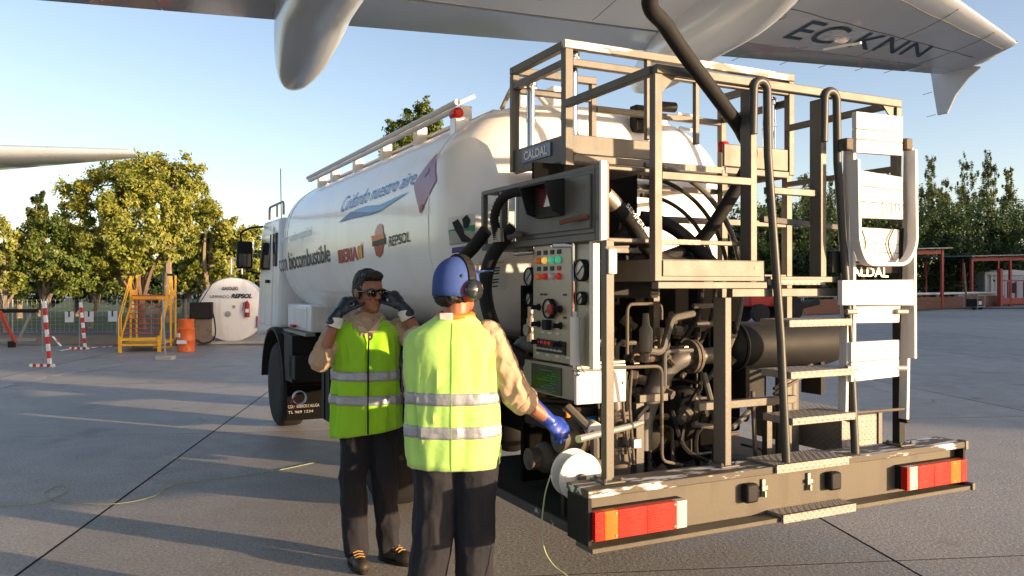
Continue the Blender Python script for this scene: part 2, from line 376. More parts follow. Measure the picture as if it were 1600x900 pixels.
for y in (420,424,428,437,441,447):
    decal('label_line', [Vector((0.269,1.6,1.772))+Vector((0,0,(420-y)*.0042)), Vector((0.377,1.57,1.784))+Vector((0,0,(420-y)*.0042)), Vector((0.377,1.57,1.776))+Vector((0,0,(420-y)*.0042)), Vector((0.269,1.6,1.764))+Vector((0,0,(420-y)*.0042))], M['dark_text'], proj=on_head, lift=.003)
decal('label_stripe', [(0.239,1.61,1.799),(0.403,1.57,1.82),(0.403,1.57,1.812),(0.239,1.61,1.791)], M['yellow_text'], proj=on_head, lift=.003)
decal('label_green', [(0.252,1.61,1.658),(0.295,1.6,1.662),(0.295,1.6,1.631),(0.257,1.61,1.627)], M['green'], proj=on_head, lift=.003)

# catwalk and fittings on the tank top
cw = part('catwalk', MB().box(.36,.40,2.3,6.75,2.885,2.905), M['alu']); part('stringer', MB().box(.58,.62,2.6,6.75,2.885,2.905), M['alu'], cw)
part('rail', MB().tube([(.36,2.25,2.93),(.36,6.75,2.93)], .022, 8), M['alu'], cw)
part('rail', MB().tube([(.60,3.0,3.05),(.60,6.9,3.05)], .022, 8), M['alu'], cw)
for k in range(11): part('cross_bar', MB().beam((.37,2.5+.42*k,2.93),(.6,2.5+.42*k,3.045),.026), M['alu'], cw)
for v in (2.5, 3.4, 4.3, 5.2, 6.1, 6.7):
    part('post', MB().box(.47,.56,v-.05,v+.05,2.72,2.96), M['alu'], cw, .006)
part('foot_board', MB().box(.66,1.3,2.3,6.7,2.9,2.92), M['alu'], cw)
b = part('lamp_bracket', MB().box(.24,.34,2.0,2.1,2.62,2.78), M['white'], bevel=.008)
part('marker_lamp', MB().lathe((.26,2.03,2.80), (0,-1,0), [(.034,-.05),(.037,0),(.037,.035),(.022,.045)], 16), M['red_lens'], b)
t_ = MB(); t_.tube(spline([(.55,1.95,2.84),(.62,1.9,3.0),(.72,1.9,3.04),(.82,1.92,2.95),(.9,1.95,2.9)], 6), .016, 8); part('vent_pipe', t_, M['steel'], cw)
part('vent_box', MB().box(.66,.76,1.9,2.0,2.84,3.05), M['white'], cw, .006)
part('vent_box', MB().box(.92,1.06,1.9,2.02,2.86,3.03), M['white'], cw, .006)
part('hatch', MB().lathe((1.2,2.6,2.88), (0,0,1), [(.28,0),(.28,.07),(.25,.1),(.001,.11)], 28), M['white'], cw)
part('relief_valve', MB().cyl((1.554,1.58,2.888), (1.694,1.58,2.893), .035), M['black']); part('valve_body', MB().box(1.36,1.46,1.56,1.64,2.70,2.88), M['black'], bevel=.01)
part('loop_handle', MB().tube(rounded([(1.81,1.7,2.882),(1.957,1.7,2.878),(1.957,1.7,2.772),(1.832,1.7,2.785)], .04), .014, 8), M['white'])
part('handle_cap', MB().box(1.62,1.74,1.72,1.8,2.74,2.86), M['white'], bevel=.006)

M['galv_text'] = mat('dull grey print', (.3,.3,.3), .7, spec=.1)
# cab, box behind it, mudguard, wheels
cab = part('cab', MB().hexa([(.05,6.98,1.16),(2.35,6.98,1.16),(2.35,8.42,1.0),(.05,8.42,1.0),(.08,6.98,2.48),(2.32,6.98,2.48),(2.3,8.15,2.5),(.1,8.15,2.5)]), M['white'], bevel=.05)
d = part('door', MB().hexa([(.035,7.3,1.18),(.075,7.3,1.18),(.075,8.2,1.18),(.035,8.2,1.18),(.065,7.3,2.38),(.105,7.3,2.38),(.105,8.05,2.38),(.065,8.05,2.38)]), M['white'], cab, .01)
part('window', MB().hexa([(.028,7.42,1.86),(.07,7.42,1.86),(.07,8.08,1.86),(.028,8.08,1.86),(.052,7.42,2.3),(.1,7.42,2.3),(.1,7.98,2.3),(.052,7.98,2.3)]), M['glass'], cab, .008)
part('door_handle', MB().box(.012,.04,7.42,7.56,1.7,1.74), M['black'], cab, .006)
part('quarter_window', MB().box(.045,.09,7.06,7.24,1.9,2.3), M['glass'], cab, .008)
rr = MB().tube(rounded([(.15,7.1,2.52),(.15,7.1,2.68),(.15,8.0,2.68),(.15,8.0,2.52)], .08), .015, 8).tube([(.15,7.5,2.52),(.15,7.5,2.68)], .012, 8); part('roof_rail', rr, M['steel'], cab)
part('windscreen', MB().hexa([(.25,8.43,1.75),(2.15,8.43,1.75),(2.15,8.45,1.75),(.25,8.45,1.75),(.27,8.2,2.42),(2.13,8.2,2.42),(2.13,8.24,2.42),(.27,8.24,2.42)]), M['glass'], cab)
part('aerial', MB().tube([(.3,8.0,2.5),(.3,8.05,3.2)], .006, 6), M['black'], cab)
mir = part('mirror', MB().obox((-.12,8.28,2.07), (.2,.09,.36)), M['black'], cab, .03)
part('mirror_arm', MB().tube(spline([(.1,8.15,2.44),(-.05,8.2,2.42),(-.16,8.27,2.36),(-.16,8.28,2.25)], 5), .014, 8).tube([(.08,8.2,1.82),(-.1,8.27,1.86)], .012, 8), M['black'], cab)
part('mirror_glass', MB().obox((-.12,8.232,2.0), (.15,.006,.17)), M['glass'], cab, .002)
bx = part('equipment_box', MB().box(.16,2.25,5.75,6.92,1.17,1.46), M['white'], bevel=.02)
part('box_panel', MB().box(.145,.165,5.9,6.8,1.2,1.43), M['white'], bx, .012)
part('box_lip', MB().box(.1,.2,5.7,6.95,1.135,1.165), M['tread'], bx)
part('box_lamp', MB().box(.09,.13,6.3,6.45,1.2,1.235), M['red_lens'], bx, .008)
mg = MB()
arc = [(7.05+.66*math.cos(a), .5+.64*math.sin(a)) for a in [PI*.98-i*PI*.96/14 for i in range(15)]]
for (v0, z0), (v1, z1) in zip(arc, arc[1:]):
    mg.hexa([(.0,v0,z0),(.42,v0,z0),(.42,v1,z1),(.0,v1,z1),(.0,v0*1.0+(v0-7.05)*.05,z0+(z0-.5)*.06),(.42,v0+(v0-7.05)*.05,z0+(z0-.5)*.06),(.42,v1+(v1-7.05)*.05,z1+(z1-.5)*.06),(.0,v1+(v1-7.05)*.05,z1+(z1-.5)*.06)])
mg.box(.02,.42,6.0,6.42,.62,1.13).box(.06,.5,6.3,7.75,1.1,1.14)
mud = part('mudguard', mg, M['black'], bevel=.006)
part('mud_flap', MB().box(.04,.46,6.36,6.385,.16,.62), M['shade_black'], mud)
lettering('COLGADEROS E ALUGA', (.05,6.355,.30), (.40,6.355,.30), (.05,6.355,.335), (.40,6.355,.335), M['galv_text'], mud)
lettering('TL 969 1234', (.05,6.355,.24), (.33,6.355,.24), (.05,6.355,.27), (.33,6.355,.27), M['galv_text'], mud)
part('battery_box', MB().box(.02,.36,5.86,6.16,.66,.92), M['black'], bevel=.015)
sk = part('side_locker', MB().box(.03,.5,3.85,4.75,.42,1.0), M['rig_dark'], bevel=.015)
for v in (4.0, 4.2, 4.4, 4.6): part('rib', MB().box(.018,.035,v,v+.02,.44,.98), M['black'], sk)
cc = MB()
for k in range(5): cc.tube([(.10+.07*math.cos(2*PI*i/20), 5.98+.012*k, .46+.07*math.sin(2*PI*i/20)) for i in range(20)], .006, 6, closed=True)
part('cable_coil', cc, M['pale_text']); part('red_coil', MB().tube(spline([(.06,5.95,.5),(.0,5.94,.42),(.05,5.94,.38),(.0,5.93,.34)],5), .009, 6), M['red'])
def wheel(u0, u1, v, r=.5):
    wd_ = u1-u0
    o = part('wheel', MB().lathe((u0,v,r), (1,0,0), [(r*.62,0),(r*.9,0),(r*.98,.03),(r,.07),(r,wd_-.07),(r*.98,wd_-.03),(r*.9,wd_),(r*.62,wd_)], 40), M['tyre'])
    part('rim', MB().lathe((u0,v,r), (1,0,0), [(.001,.05),(.1,.05),(.11,.02),(.14,.02),(.15,.1),(r*.5,.1),(r*.6,.01),(r*.635,.005),(r*.635,wd_)], 32), M['rig_dark'], o)
    nb = MB()
    for k in range(8): a = 2*PI*k/8; nb.lathe((u0+.02,v+.17*math.cos(a),r+.17*math.sin(a)), (1,0,0), [(.016,0),(.016,.085)], 6)
    part('wheel_nuts', nb, M['steel'], o); return o
wheel(.04,.34,7.05); wheel(.04,.33,3.1); wheel(.36,.65,3.1); wheel(2.06,2.36,7.05); wheel(2.07,2.36,3.1); wheel(1.75,2.04,3.1)
part('axle', MB().cyl((.3,3.1,.5),(2.1,3.1,.5),.09).ell((1.2,3.1,.5),(.2,.2,.2)), M['black']); part('axle', MB().cyl((.3,7.05,.5),(2.1,7.05,.5),.07), M['black'])
part('rear_mudguard', MB().box(.04,.68,2.45,2.5,.85,1.099).box(.04,.68,2.45,3.75,1.1,1.13), M['black']); part('rear_mudguard', MB().box(1.72,2.36,2.45,3.75,1.1,1.13), M['black'])
ch = MB().box(.72,.84,1.2,8.3,.68,.95).box(1.56,1.68,1.2,8.3,.68,.95)
for v in (1.8,2.6,4.0,5.4,6.6): ch.box(.84,1.56,v,v+.12,.7,.92)
ch.box(.4,2.0,1.75,6.7,1.0,1.24); part('chassis', ch, M['shade_black'])

# rear bumper beam
bm_ = MB().box(.0,2.40,.0,.045,.575,.775); bumper = part('bumper', bm_, M['bumper'], bevel=.004)
part('top_lip', MB().box(-.02,2.42,-.05,.13,.775,.81), M['lip'], bumper, .004)
part('bottom_lip', MB().box(-.02,2.42,-.085,.05,.553,.575), M['bumper'], bumper, .003)
for u in (-.02, 2.40): part('end_plate', MB().box(u,u+.02,-.05,.12,.575,.775), M['black'], bumper, .003)
part('corner_cap', MB().box(2.415,2.44,-.055,.0,.765,.815), M['rig'], bumper, .003)
part('corner_cap', MB().box(2.415,2.44,-.095,-.04,.55,.59), M['rig'], bumper, .003)
part('step_pad', MB().box(1.02,1.5,-.062,.14,.806,.818).box(1.02,1.5,-.066,-.054,.778,.818), M['tread'], bumper)
part('step_pad', MB().box(1.02,1.5,-.1,.03,.577,.592).box(1.02,1.5,-.108,-.092,.553,.592), M['tread'], bumper)
for u in (.855, 1.40):
    s = 1 if u < 1 else -1
    m_ = MB().box(u,u+.075,-.045,0,.648,.738); part('hook_cover', m_, M['black'], bumper, .012)
    part('latch', MB().box(u+.125*s,u+.125*s+.02,-.012,.0,.66,.745).box(u+.125*s-.008,u+.125*s+.028,-.02,-.01,.695,.715).box(u+.125*s+.004,u+.125*s+.016,-.025,-.01,.66,.69), M['steel'], bumper, .002)
def lamp(u0, u1, left):
    m_ = MB(); segs = [(.0,.1,1),(.1,.24,2),(.24,.55,1),(.55,.88,1),(.88,1,3)] if left else [(0,.04,1),(.04,.17,3),(.17,.44,1),(.44,.72,1),(.72,.9,2),(.9,1,1)]
    L_ = u1-u0
    m_.m = 0; m_.box(u0,u1,-.035,.0,.598,.722)
    for a, b_, k in segs:
        m_.m = k; m_.box(u0+a*L_+.0004,u0+b_*L_-.0004,-.075,-.036,.6,.72)
        for q in range(10): m_.box(u0+a*L_+.004,u0+b_*L_-.004,-.0775,-.0748,.605+.0113*q,.6095+.0113*q)
    m_.m = 4
    for a in (.22,.86):
        for z in (.612,.708): m_.lathe((u0+(a if left else 1-a)*L_, -.076, z), (0,-1,0), [(.006,0),(.005,.003),(.001,.003)], 8)
    part('tail_lamp', m_, [M['black'], M['red_lens'], M['amber_lens'], M['clear_lens'], M['steel']], bumper, .003)
lamp(-.0, .48, True); lamp(1.915, 2.395, False)
# deck plate between bumper and rear axle
deck = part('deck_plate', MB().box(.07,2.3,.14,1.75,.555,.58), M['rig_dark'], bevel=.003)
part('deck_edge', MB().box(.055,.07,.14,1.75,.545,.592), mat('worn deck edge', (.05,.05,.05), .5, .3, .3, 9, wear=((.5,.5,.5),.34,12)), deck)

# pumping rig frame
frame = part('rear_frame', MB().beam((.4,.06,2.65),(2.02,.06,2.65),.042), M['rig'], bevel=.004)
def sq(p, q, wd_=.04, name='rail', m_='rig', par=None, h=None): return part(name, MB().beam(p,q,wd_,h), M[m_], par or frame, .003)
sq((.41,.06,1.69),(.41,.06,2.628),.042,'post'); part('post', MB().box(.797,.835,.04,.125,.812,1.613), M['rig'], frame, .003); sq((2.0,.06,2.0),(2.0,.06,2.628),.042,'post')
[part('post', MB().box(u_-.02,u_+.02,.05,.125,1.66,2.62), M['rig'], frame, .003) for u_ in (.985,1.45)]
sq((.432,.06,2.17),(.962,.06,2.17),.036); sq((1.1,.09,2.14),(1.43,.09,2.14),.034); sq((1.1,.12,2.0),(2.0,.4,2.0),.03)
sq((.84,.06,1.635),(1.57,.06,1.635),.04); sq((1.05,.06,1.70),(1.57,.06,1.70),.03)
sq((.41,.082,2.65),(.41,.848,2.65),.04); sq((2.0,.082,2.65),(2.0,.848,2.65),.036); sq((2.0,.082,2.3),(2.0,.848,2.3),.03)
sq((.15,.06,.812),(.15,.06,1.87),.042,'post'); 
for u in (.43,1.0,1.5,2.02): sq((u,.87,1.2),(u,.87,2.36),.045,'post')
sq((.45,.87,2.05),(2.0,.87,2.05),.036); sq((.45,.87,1.72),(2.0,.87,1.72),.036); sq((.6,.75,1.86),(.95,.75,1.86),.03)
sq((2.02,.06,.60),(2.02,.06,1.98),.045,'post','rig_dark')
for u_, v_ in ((.15,.06),(.816,.082),(2.02,.06)):
    bp_ = part('base_plate', MB().box(u_-.055,u_+.055,v_-.06,min(v_+.06,.128),.811,.819), M['rig'], frame, .002)
    for a_, b_ in ((-.042,-.045),(.042,-.045),(-.042,.035),(.042,.035)): part('bolt', MB().lathe((u_+a_,v_+b_,.819),(0,0,1),[(.009,0),(.009,.007),(.004,.014)],6), M['iron'], frame)
for u_ in (.43,1.98):
    for z_ in (2.60,): part('gusset', MB().prism([(u_,.052,z_+.03),(u_+(.09 if u_ < 1 else -.09),.052,z_+.03),(u_,.052,z_-.06)],(0,.008,0)), M['rig'], frame)
# tray under the rear platform
tr = part('hose_tray', MB().box(.405,1.045,.04,.07,1.69,1.79).box(.405,.425,.07,.8,1.69,1.79).box(1.03,1.045,.07,.8,1.69,1.79).box(.425,1.03,.07,.8,1.69,1.70), M['rig'], bevel=.003)
part('tray_lip', MB().box(.43,1.02,.033,.04,1.712,1.785), M['rig'], tr, .002)
part('tray_sill', MB().box(.40,1.05,.03,.08,1.655,1.687), M['rig'], tr, .003)
part('chequer_strip', MB().box(.43,.70,.10,.16,1.862,1.885), M['tread'], tr); sq((.43,.13,1.874),(1.0,.13,1.874),.022,'rail','rig',tr)
part('tray_sticker', MB().box(.97,.985,.03,.032,1.75,1.76), M['orange_text'], tr)
# platform floor at mid height with ladder of chequer steps
M['grab'] = mat('dark handrail paint', (.05,.052,.048), .45, .1, .2, 9, spec=.35, wear=((.2,.18,.15),.28,12))
def hoop(u0, u1, uc): return [(u0,-.03,.818),(u0-.005,.0,1.4),(u1,.03,2.3)] + [(uc+(u1-uc)*math.cos(a),.035,2.615+.045*math.sin(a)) for a in [PI*k/8 for k in range(9)]] + [(2*uc-u1,.04,2.4)]
lad = part('step_ladder', MB().tube(hoop(1.115,1.055,1.012), .021, 12), M['grab'])
part('handrail', MB().tube(hoop(1.585,1.525,1.482), .021, 12), M['grab'], lad)
for z, v in ((1.012,-.02),(1.235,-.01),(1.485,0.0)): part('step', MB().box(1.135,1.565,v-.03,v+.17,z-.018,z+.018), M['tread'], lad, .003)
part('step', MB().box(1.06,1.44,.03,.2,1.672,1.700), M['tread'], lad, .003)

# lift cage
cage = part('lift_cage', MB().box(.42,2.04,.9,1.48,2.37,2.385), M['rig_dark'])
def cg(p, q, wd_=.045, name='rail', m_='rig'): return part(name, MB().beam(p,q,wd_), M[m_], cage, .004)
cg((.42,.87,2.2),(.42,.87,2.95),.05,'post'); cg((2.04,.87,2.36),(2.04,.87,2.95),.045,'post'); cg((.42,1.5,2.36),(.42,1.5,2.95),.045,'post'); cg((2.04,1.5,2.36),(2.04,1.5,2.95),.045,'post')
cg((.395,.87,2.975),(2.065,.87,2.975),.045,'rail','chipped'); cg((.445,.87,2.88),(2.015,.87,2.88),.04)
cg((.42,.893,2.975),(.42,1.477,2.975)); cg((.42,.893,2.88),(.42,1.477,2.88),.04); cg((2.04,.893,2.975),(2.04,1.477,2.975)); cg((2.04,.893,2.82),(2.04,1.477,2.82),.04)
cg((.397,1.5,2.975),(1.0,1.5,2.975)); cg((.443,1.5,2.86),(.96,1.5,2.86),.04); cg((.98,1.5,2.385),(.98,1.5,2.952),.04,'post'); cg((1.003,1.5,2.8),(2.018,1.5,2.8),.04)
cg((1.3,.87,2.5),(1.3,.87,2.952),.03,'post'); cg((.95,.87,2.5),(.95,.87,2.952),.03,'post')
part('skirt_panel', MB().box(.41,.43,.895,1.477,2.345,2.49), M['rig'], cage, .004)
part('skirt_panel', MB().box(.445,.97,.855,.875,2.385,2.49).box(.445,.97,.845,.875,2.34,2.38), M['rig'], cage, .004)
part('skirt_panel', MB().box(1.50,2.015,.855,.875,2.385,2.52).box(1.50,2.015,.845,.875,2.34,2.38), M['rig'], cage, .004)
part('skirt_panel', MB().box(2.03,2.05,.895,1.477,2.345,2.49), M['rig'], cage, .004)
part('tread_edge', MB().box(.97,1.5,.85,.9,2.34,2.375), M['tread'], cage)
nm = part('name_plate', MB().hexa([(.40,1.02,2.395),(.41,1.02,2.395),(.41,1.36,2.395),(.40,1.36,2.395),(.40,1.02,2.47),(.41,1.02,2.47),(.41,1.36,2.47),(.40,1.36,2.47)]), M['plate_blue'], cage)
lettering('CALDAL', (.397,1.33,2.408), (.397,1.05,2.408), (.397,1.33,2.457), (.397,1.05,2.457), M['white_text'], cage, bold=.02)
for u, v, z0, z1 in ((.48,1.40,2.37,2.9),(.50,.94,2.4,2.96),(1.93,.95,2.37,2.93),(1.99,.97,2.4,2.85)):
    m_ = MB().cyl((u,v,z0),(u,v,z1),.026,16).lathe((u,v,z0),(0,0,1),[(.034,0),(.034,.04)],16).lathe((u,v,z0+.28),(0,0,1),[(.031,0),(.031,.02)],16).lathe((u,v,z1-.03),(0,0,1),[(.038,0),(.038,.03),(.02,.05)],16)
    part('lift_ram', m_, M['chrome'], cage)
part('beacon', MB().lathe((1.62,1.0,2.5),(0,0,1),[(.035,0),(.035,.05),(.03,.06),(.001,.065)],16), M['red_lens'], cage)
part('side_step', MB().box(.6,1.5,.9,.95,2.22,2.25), M['rig'], cage)

# cabinet with the hooded display
cab2 = MB().box(.12,.17,.075,.115,1.87,2.215).box(.12,.14,.12,.86,1.905,2.19).box(.12,.15,.115,1.33,1.87,1.905).box(.12,.15,.115,1.33,2.185,2.21)
for v in (.86,1.06,1.30): cab2.box(.12,.15,v,v+.035,1.905,2.185)
cab2.box(.15,.42,.12,1.33,1.865,1.885).box(.15,.42,.12,1.33,2.19,2.208)
cabinet = part('meter_cabinet', cab2, M['rig'], bevel=.004)
part('cabinet_door', MB().box(.108,.12,.14,.82,1.925,2.17), M['rig'], cabinet, .004)
part('corner_strip', MB().box(.115,.148,.06,.075,1.865,2.22), M['bone'], cabinet, .003)
hd = MB().hexa([(.0,.36,2.145),(.108,.36,2.165),(.108,.62,2.165),(.0,.62,2.145),(.0,.36,2.155),(.108,.36,2.175),(.108,.62,2.175),(.0,.62,2.155)])
for v in (.36,.61): hd.hexa([(.04,v,2.02),(.108,v,2.0),(.108,v+.01,2.0),(.04,v+.01,2.02),(.0,v,2.15),(.108,v,2.17),(.108,v+.01,2.17),(.0,v+.01,2.15)])
part('display_hood', hd, M['black'], cabinet)
part('display', MB().box(.085,.108,.37,.61,2.0,2.155), M['rig_dark'], cabinet); part('display_glass', MB().box(.08,.085,.40,.56,2.05,2.14), mat('display glass', (.14,.03,.03), .1, 0, .1, 5, coat=.5), cabinet)
part('door_lever', MB().tube([(.06,.32,1.96),(.09,.26,1.972),(.09,.14,1.978)],.012,8), mat('rusty lever', (.16,.06,.04), .6, .1, .4, 30), cabinet)
part('door_lever', MB().tube([(.09,.80,1.93),(.06,.86,1.92)],.014,8).ell((.08,.78,1.93),(.03,.03,.02)), M['iron'], cabinet)
cord = MB(); P_ = spline([(.07,.64,2.13),(.03,.72,2.14),(-.0,.82,2.11),(.0,.9,2.03),(.02,.92,1.96),(.03,.92,1.91)],10)
cord.tube(P_, [.022+.004*(k % 2) for k in range(len(P_))], 10); part('coiled_cord', cord, M['rubber'], cabinet)
part('cord_plug', MB().cyl((.03,.92,1.97),(.035,.92,1.90),.028), M['steel'], cabinet)
[part('window_tube', MB().cyl((.2,v_,1.9),(.2,v_,2.19),.03), M['chrome'], cabinet) for v_ in (1.0,1.2)]
for pts in ([(.10,1.22,1.98),(.06,1.28,1.90),(.02,1.40,1.80),(.02,1.44,1.66),(.06,1.4,1.5)], [(.14,.95,1.98),(.08,.98,1.90),(.04,1.04,1.80),(.02,1.06,1.65),(.04,1.02,1.48),(.10,.95,1.34),(.2,.85,1.25)]):
    part('suction_hose', MB().tube(spline(pts,8), .038, 14), M['rubber'])
part('hose_strap', MB().cyl((.06,1.395,1.79),(.055,1.402,1.765),.042), M['steel'])
# control panel
pan = MB().box(.15,.165,.37,.755,1.295,1.875).box(.165,.45,.36,.755,1.29,1.305).box(.165,.19,.2,.37,1.295,1.865)
panel = part('control_panel', pan, M['steel'], bevel=.003)
part('panel_post', MB().box(.14,.178,.165,.198,1.29,1.885), M['bone'], panel, .004)
part('panel_divider', MB().cyl((.155,.355,1.3),(.155,.355,1.87),.007,8), M['chrome'], panel)
for z, mats_ in ((1.795,('led_orange','led_yellow','led_green','led_green')),(1.715,('led_orange','led_red','bone','led_red'))):
    for k, mm in enumerate(mats_):
        v = .69-.058*k*1.18
        part('indicator_lamp', MB().lathe((.15,v,z),(-1,0,0),[(.017,0),(.017,.008),(.013,.018),(.001,.023)],14), M[mm], panel)
        part('label_tag', MB().box(.147,.15,v-.018,v+.018,z+.028,z+.05), M['red'] if (z < 1.75 and k == 3) else M['dark_text'], panel)
def gauge(u, v, z, r):
    o = part('gauge', MB().lathe((u,v,z),(-1,0,0),[(r,0),(r,.025),(r*.88,.03),(r*.86,.02),(.001,.02)],28), [M['black']], panel)
    part('dial', MB().lathe((u-.021,v,z),(-1,0,0),[(r*.86,0),(.001,.002)],28), M['gauge'], panel)
    part('needle', MB().obox((u-.0245,v,z),(.002,.006,r*1.3),(.9,0,0)), M['dark_text'], panel)
gauge(.15,.56,1.555,.05); gauge(.165,.28,1.74,.052); gauge(.165,.28,1.61,.032); gauge(.17,.80,1.715,.05); gauge(.17,.80,1.60,.034)
def knob(v, z, m_='black', r=.015): part('knob', MB().lathe((.15,v,z),(-1,0,0),[(r*1.2,0),(r*1.2,.006),(r*.8,.008),(r*.75,.032),(.001,.034)],14).obox((.112,v,z),(.012,.008,r*1.7),(.5,0,0)), M[m_], panel)
for v, z in ((.69,1.56),(.47,1.555),(.69,1.475),(.47,1.475),(.69,1.385),(.47,1.385)): knob(v, z)
part('stop_button', MB().lathe((.13,.505,1.555),(-1,0,0),[(.012,-.02),(.012,.01),(.026,.012),(.026,.025),(.001,.03)],16), M['red'], panel)
part('junction_box', MB().box(.12,.15,.56,.61,1.45,1.5), M['black'], panel, .005)
sb = part('switch_block', MB().box(.143,.15,.42,.705,1.335,1.40), M['dark_text'], panel)
for k in range(7):
    part('fuse_lamp', MB().lathe((.143,.685-.039*k,1.385),(-1,0,0),[(.009,0),(.007,.008),(.001,.01)],10), M['led_red'] if k not in (4,6) else M['black'], panel)
    part('toggle', MB().cyl((.143,.685-.039*k,1.352),(.125,.685-.039*k,1.356),.005,8), M['bone'], panel)
for z, vs_ in ((1.62,(.66,.62,.43)),(1.51,(.62,.43)),(1.43,(.65,.58,.5)),(1.32,(.7,.6,.5,.4))):
    for v in vs_: part('engraved_label', MB().box(.148,.15,v-.016,v+.016,z,z+.01), M['dark_text'] if z > 1.45 else M['bone'], panel)
for z in (1.30,1.865):
    for v in (.385,.56,.74): part('screw', MB().lathe((.15,v,z),(-1,0,0),[(.006,0),(.005,.003),(.001,.003)],8), M['chrome'], panel)
part('sight_glass', MB().cyl((.125,.295,1.30),(.125,.295,1.525),.024,16).cyl((.125,.295,1.525),(.125,.295,1.55),.012,10), M['bone'], panel)
part('drain_cock', MB().cyl((.125,.295,1.30),(.125,.295,1.25),.01,8).cyl((.125,.30,1.27),(.1,.24,1.27),.012,8).ell((.1,.235,1.27),(.016,.016,.016)), M['chrome'], panel)
part('work_lamp', MB().cyl((.08,.42,1.86),(.16,.36,1.86),.013), M['chrome'], panel); part('work_lamp', MB().cyl((.08,.83,1.835),(.15,.75,1.84),.012), M['chrome'], panel)
dr = part('drawer_box', MB().box(.15,.40,.35,.87,1.125,1.285), M['steel'], bevel=.004)
part('rear_cover', MB().box(.15,.43,.325,.348,1.11,1.29), M['bone'], dr, .004)
part('schematic_plate', MB().box(.143,.15,.46,.76,1.135,1.272), M['screen'], dr)
for k in range(9):
    part('schematic_line', MB().box(.141,.143,.50+.02*(k % 3),.50+.04+.025*((k*5) % 7),1.15+.012*k,1.153+.012*k), M['green'], dr)
part('cover_screw', MB().lathe((.41,.325,1.2),(0,-1,0),[(.006,0),(.001,.004)],8), M['black'], dr)
# grey upright with cable clamp boxes beside the panel
part('clamp_box', MB().box(.13,.175,.02,.032,1.72,1.83), M['bone'], frame, .006)
part('clip', MB().tube([(.12,.03,1.835),(.24,.03,1.84)],.006,6), M['steel'], frame)

# pump bay: pipes, valves, vessel
bay = part('pump_bay', MB().box(.5,1.9,1.15,1.45,.72,1.6), M['shade_black'], bevel=.02)  # backing box, coloured as the shaded depth of the bay
part('dark_backing', MB().box(.22,1.62,1.0,1.03,.6,1.67), M['shade_black'], bay); part('dark_backing', MB().box(.2,.98,.81,.83,1.6,1.86), M['black'], bay); part('dark_backing', MB().box(.2,.86,.84,.86,1.86,2.32), M['shade_black'], bay)  # first and last sheets are added as painted shade for the dark void
elbow = spline([(.73,.62,.80),(.74,.62,.95),(.79,.60,1.10),(.86,.58,1.22),(.93,.56,1.275),(1.02,.56,1.285)], 8)
pp = part('delivery_pipe', MB().tube(elbow, .056, 18).cyl((1.0,.56,1.285),(1.16,.56,1.285),.045), M['pipe'], bay)
fl = MB().cyl((.995,.56,1.285),(1.012,.56,1.285),.092,28).cyl((1.02,.56,1.285),(1.037,.56,1.285),.092,28)
for k in range(8): a = 2*PI*k/8; fl.cyl((.985,.56+.072*math.cos(a),1.285+.072*math.sin(a)),(1.047,.56+.072*math.cos(a),1.285+.072*math.sin(a)),.009,6)
part('flange', fl, M['iron'], bay)
el2 = spline([(.30,.55,1.20),(.36,.52,1.20),(.42,.48,1.17),(.445,.46,1.11),(.45,.455,1.02)],6)
part('meter_pipe', MB().tube(el2, .042, 16), M['pipe'], bay)
va = MB()
for z, r in ((1.035,.085),(1.015,.085),(.965,.08),(.945,.08),(.865,.09),(.845,.09)): va.cyl((.45,.45,z),(.45,.45,z+.016),r,24)
va.cyl((.45,.45,.84),(.45,.45,1.03),.05,20); va.lathe((.45,.45,.60),(0,0,1),[(.055,0),(.06,.03),(.075,.12),(.08,.2),(.078,.25)],24); va.box(.40,.50,.40,.50,.585,.62)
for k in range(6): a = 2*PI*k/6; va.cyl((.45+.072*math.cos(a),.45+.072*math.sin(a),.84),(.45+.072*math.cos(a),.45+.072*math.sin(a),1.06),.008,6)
part('deadman_valve', va, M['iron'], bay)
part('valve_lever', MB().tube([(0.527,0.33,1),(0.438,0.3,0.993),(0.077,0.19,0.979)], [.014,.016,.017], 12).box(.46,.5,.3,.42,.885,.925), mat('galvanised lever', (.42,.41,.39), .35, .6, .1, 10), bay)
ves = MB().lathe((1.38,.75,1.315),(1,0,0),[(.001,0),(.07,.01),(.115,.03),(.136,.07),(.138,.1),(.138,.82),(.126,.88),(.07,.91),(.001,.92)],36); ves.cyl((1.46,.75,1.315),(1.49,.75,1.315),.145,36)
part('filter_vessel', ves, M['black'], bay); [part('vessel_saddle', MB().box(u_,u_+.03,.67,.83,1.0,1.21), M['rig_dark'], bay) for u_ in (1.5,2.1)]
part('vessel_fins', MB().cyl((1.47,.75,1.315),(1.475,.75,1.315),.15,36), M['rig'], bay)
for a, b_ in (((.62,.5,.60),(.62,.5,1.07)),((.62,.5,1.09),(.80,.5,1.09)),((.84,.3,1.06),(1.5,.3,1.06)),((1.0,.3,.6),(1.0,.3,1.04)),((1.42,.3,.62),(1.42,.3,1.04)),((1.5,.5,.6),(1.5,.5,1.0)),((1.75,.6,.6),(1.75,.6,1.15)),((.5,.45,.62),(.5,.45,1.2))):
    sq(a, b_, .05 if a[2] < 1.05 and a[0] in (.62,) else .04, 'strut', 'rig', bay)
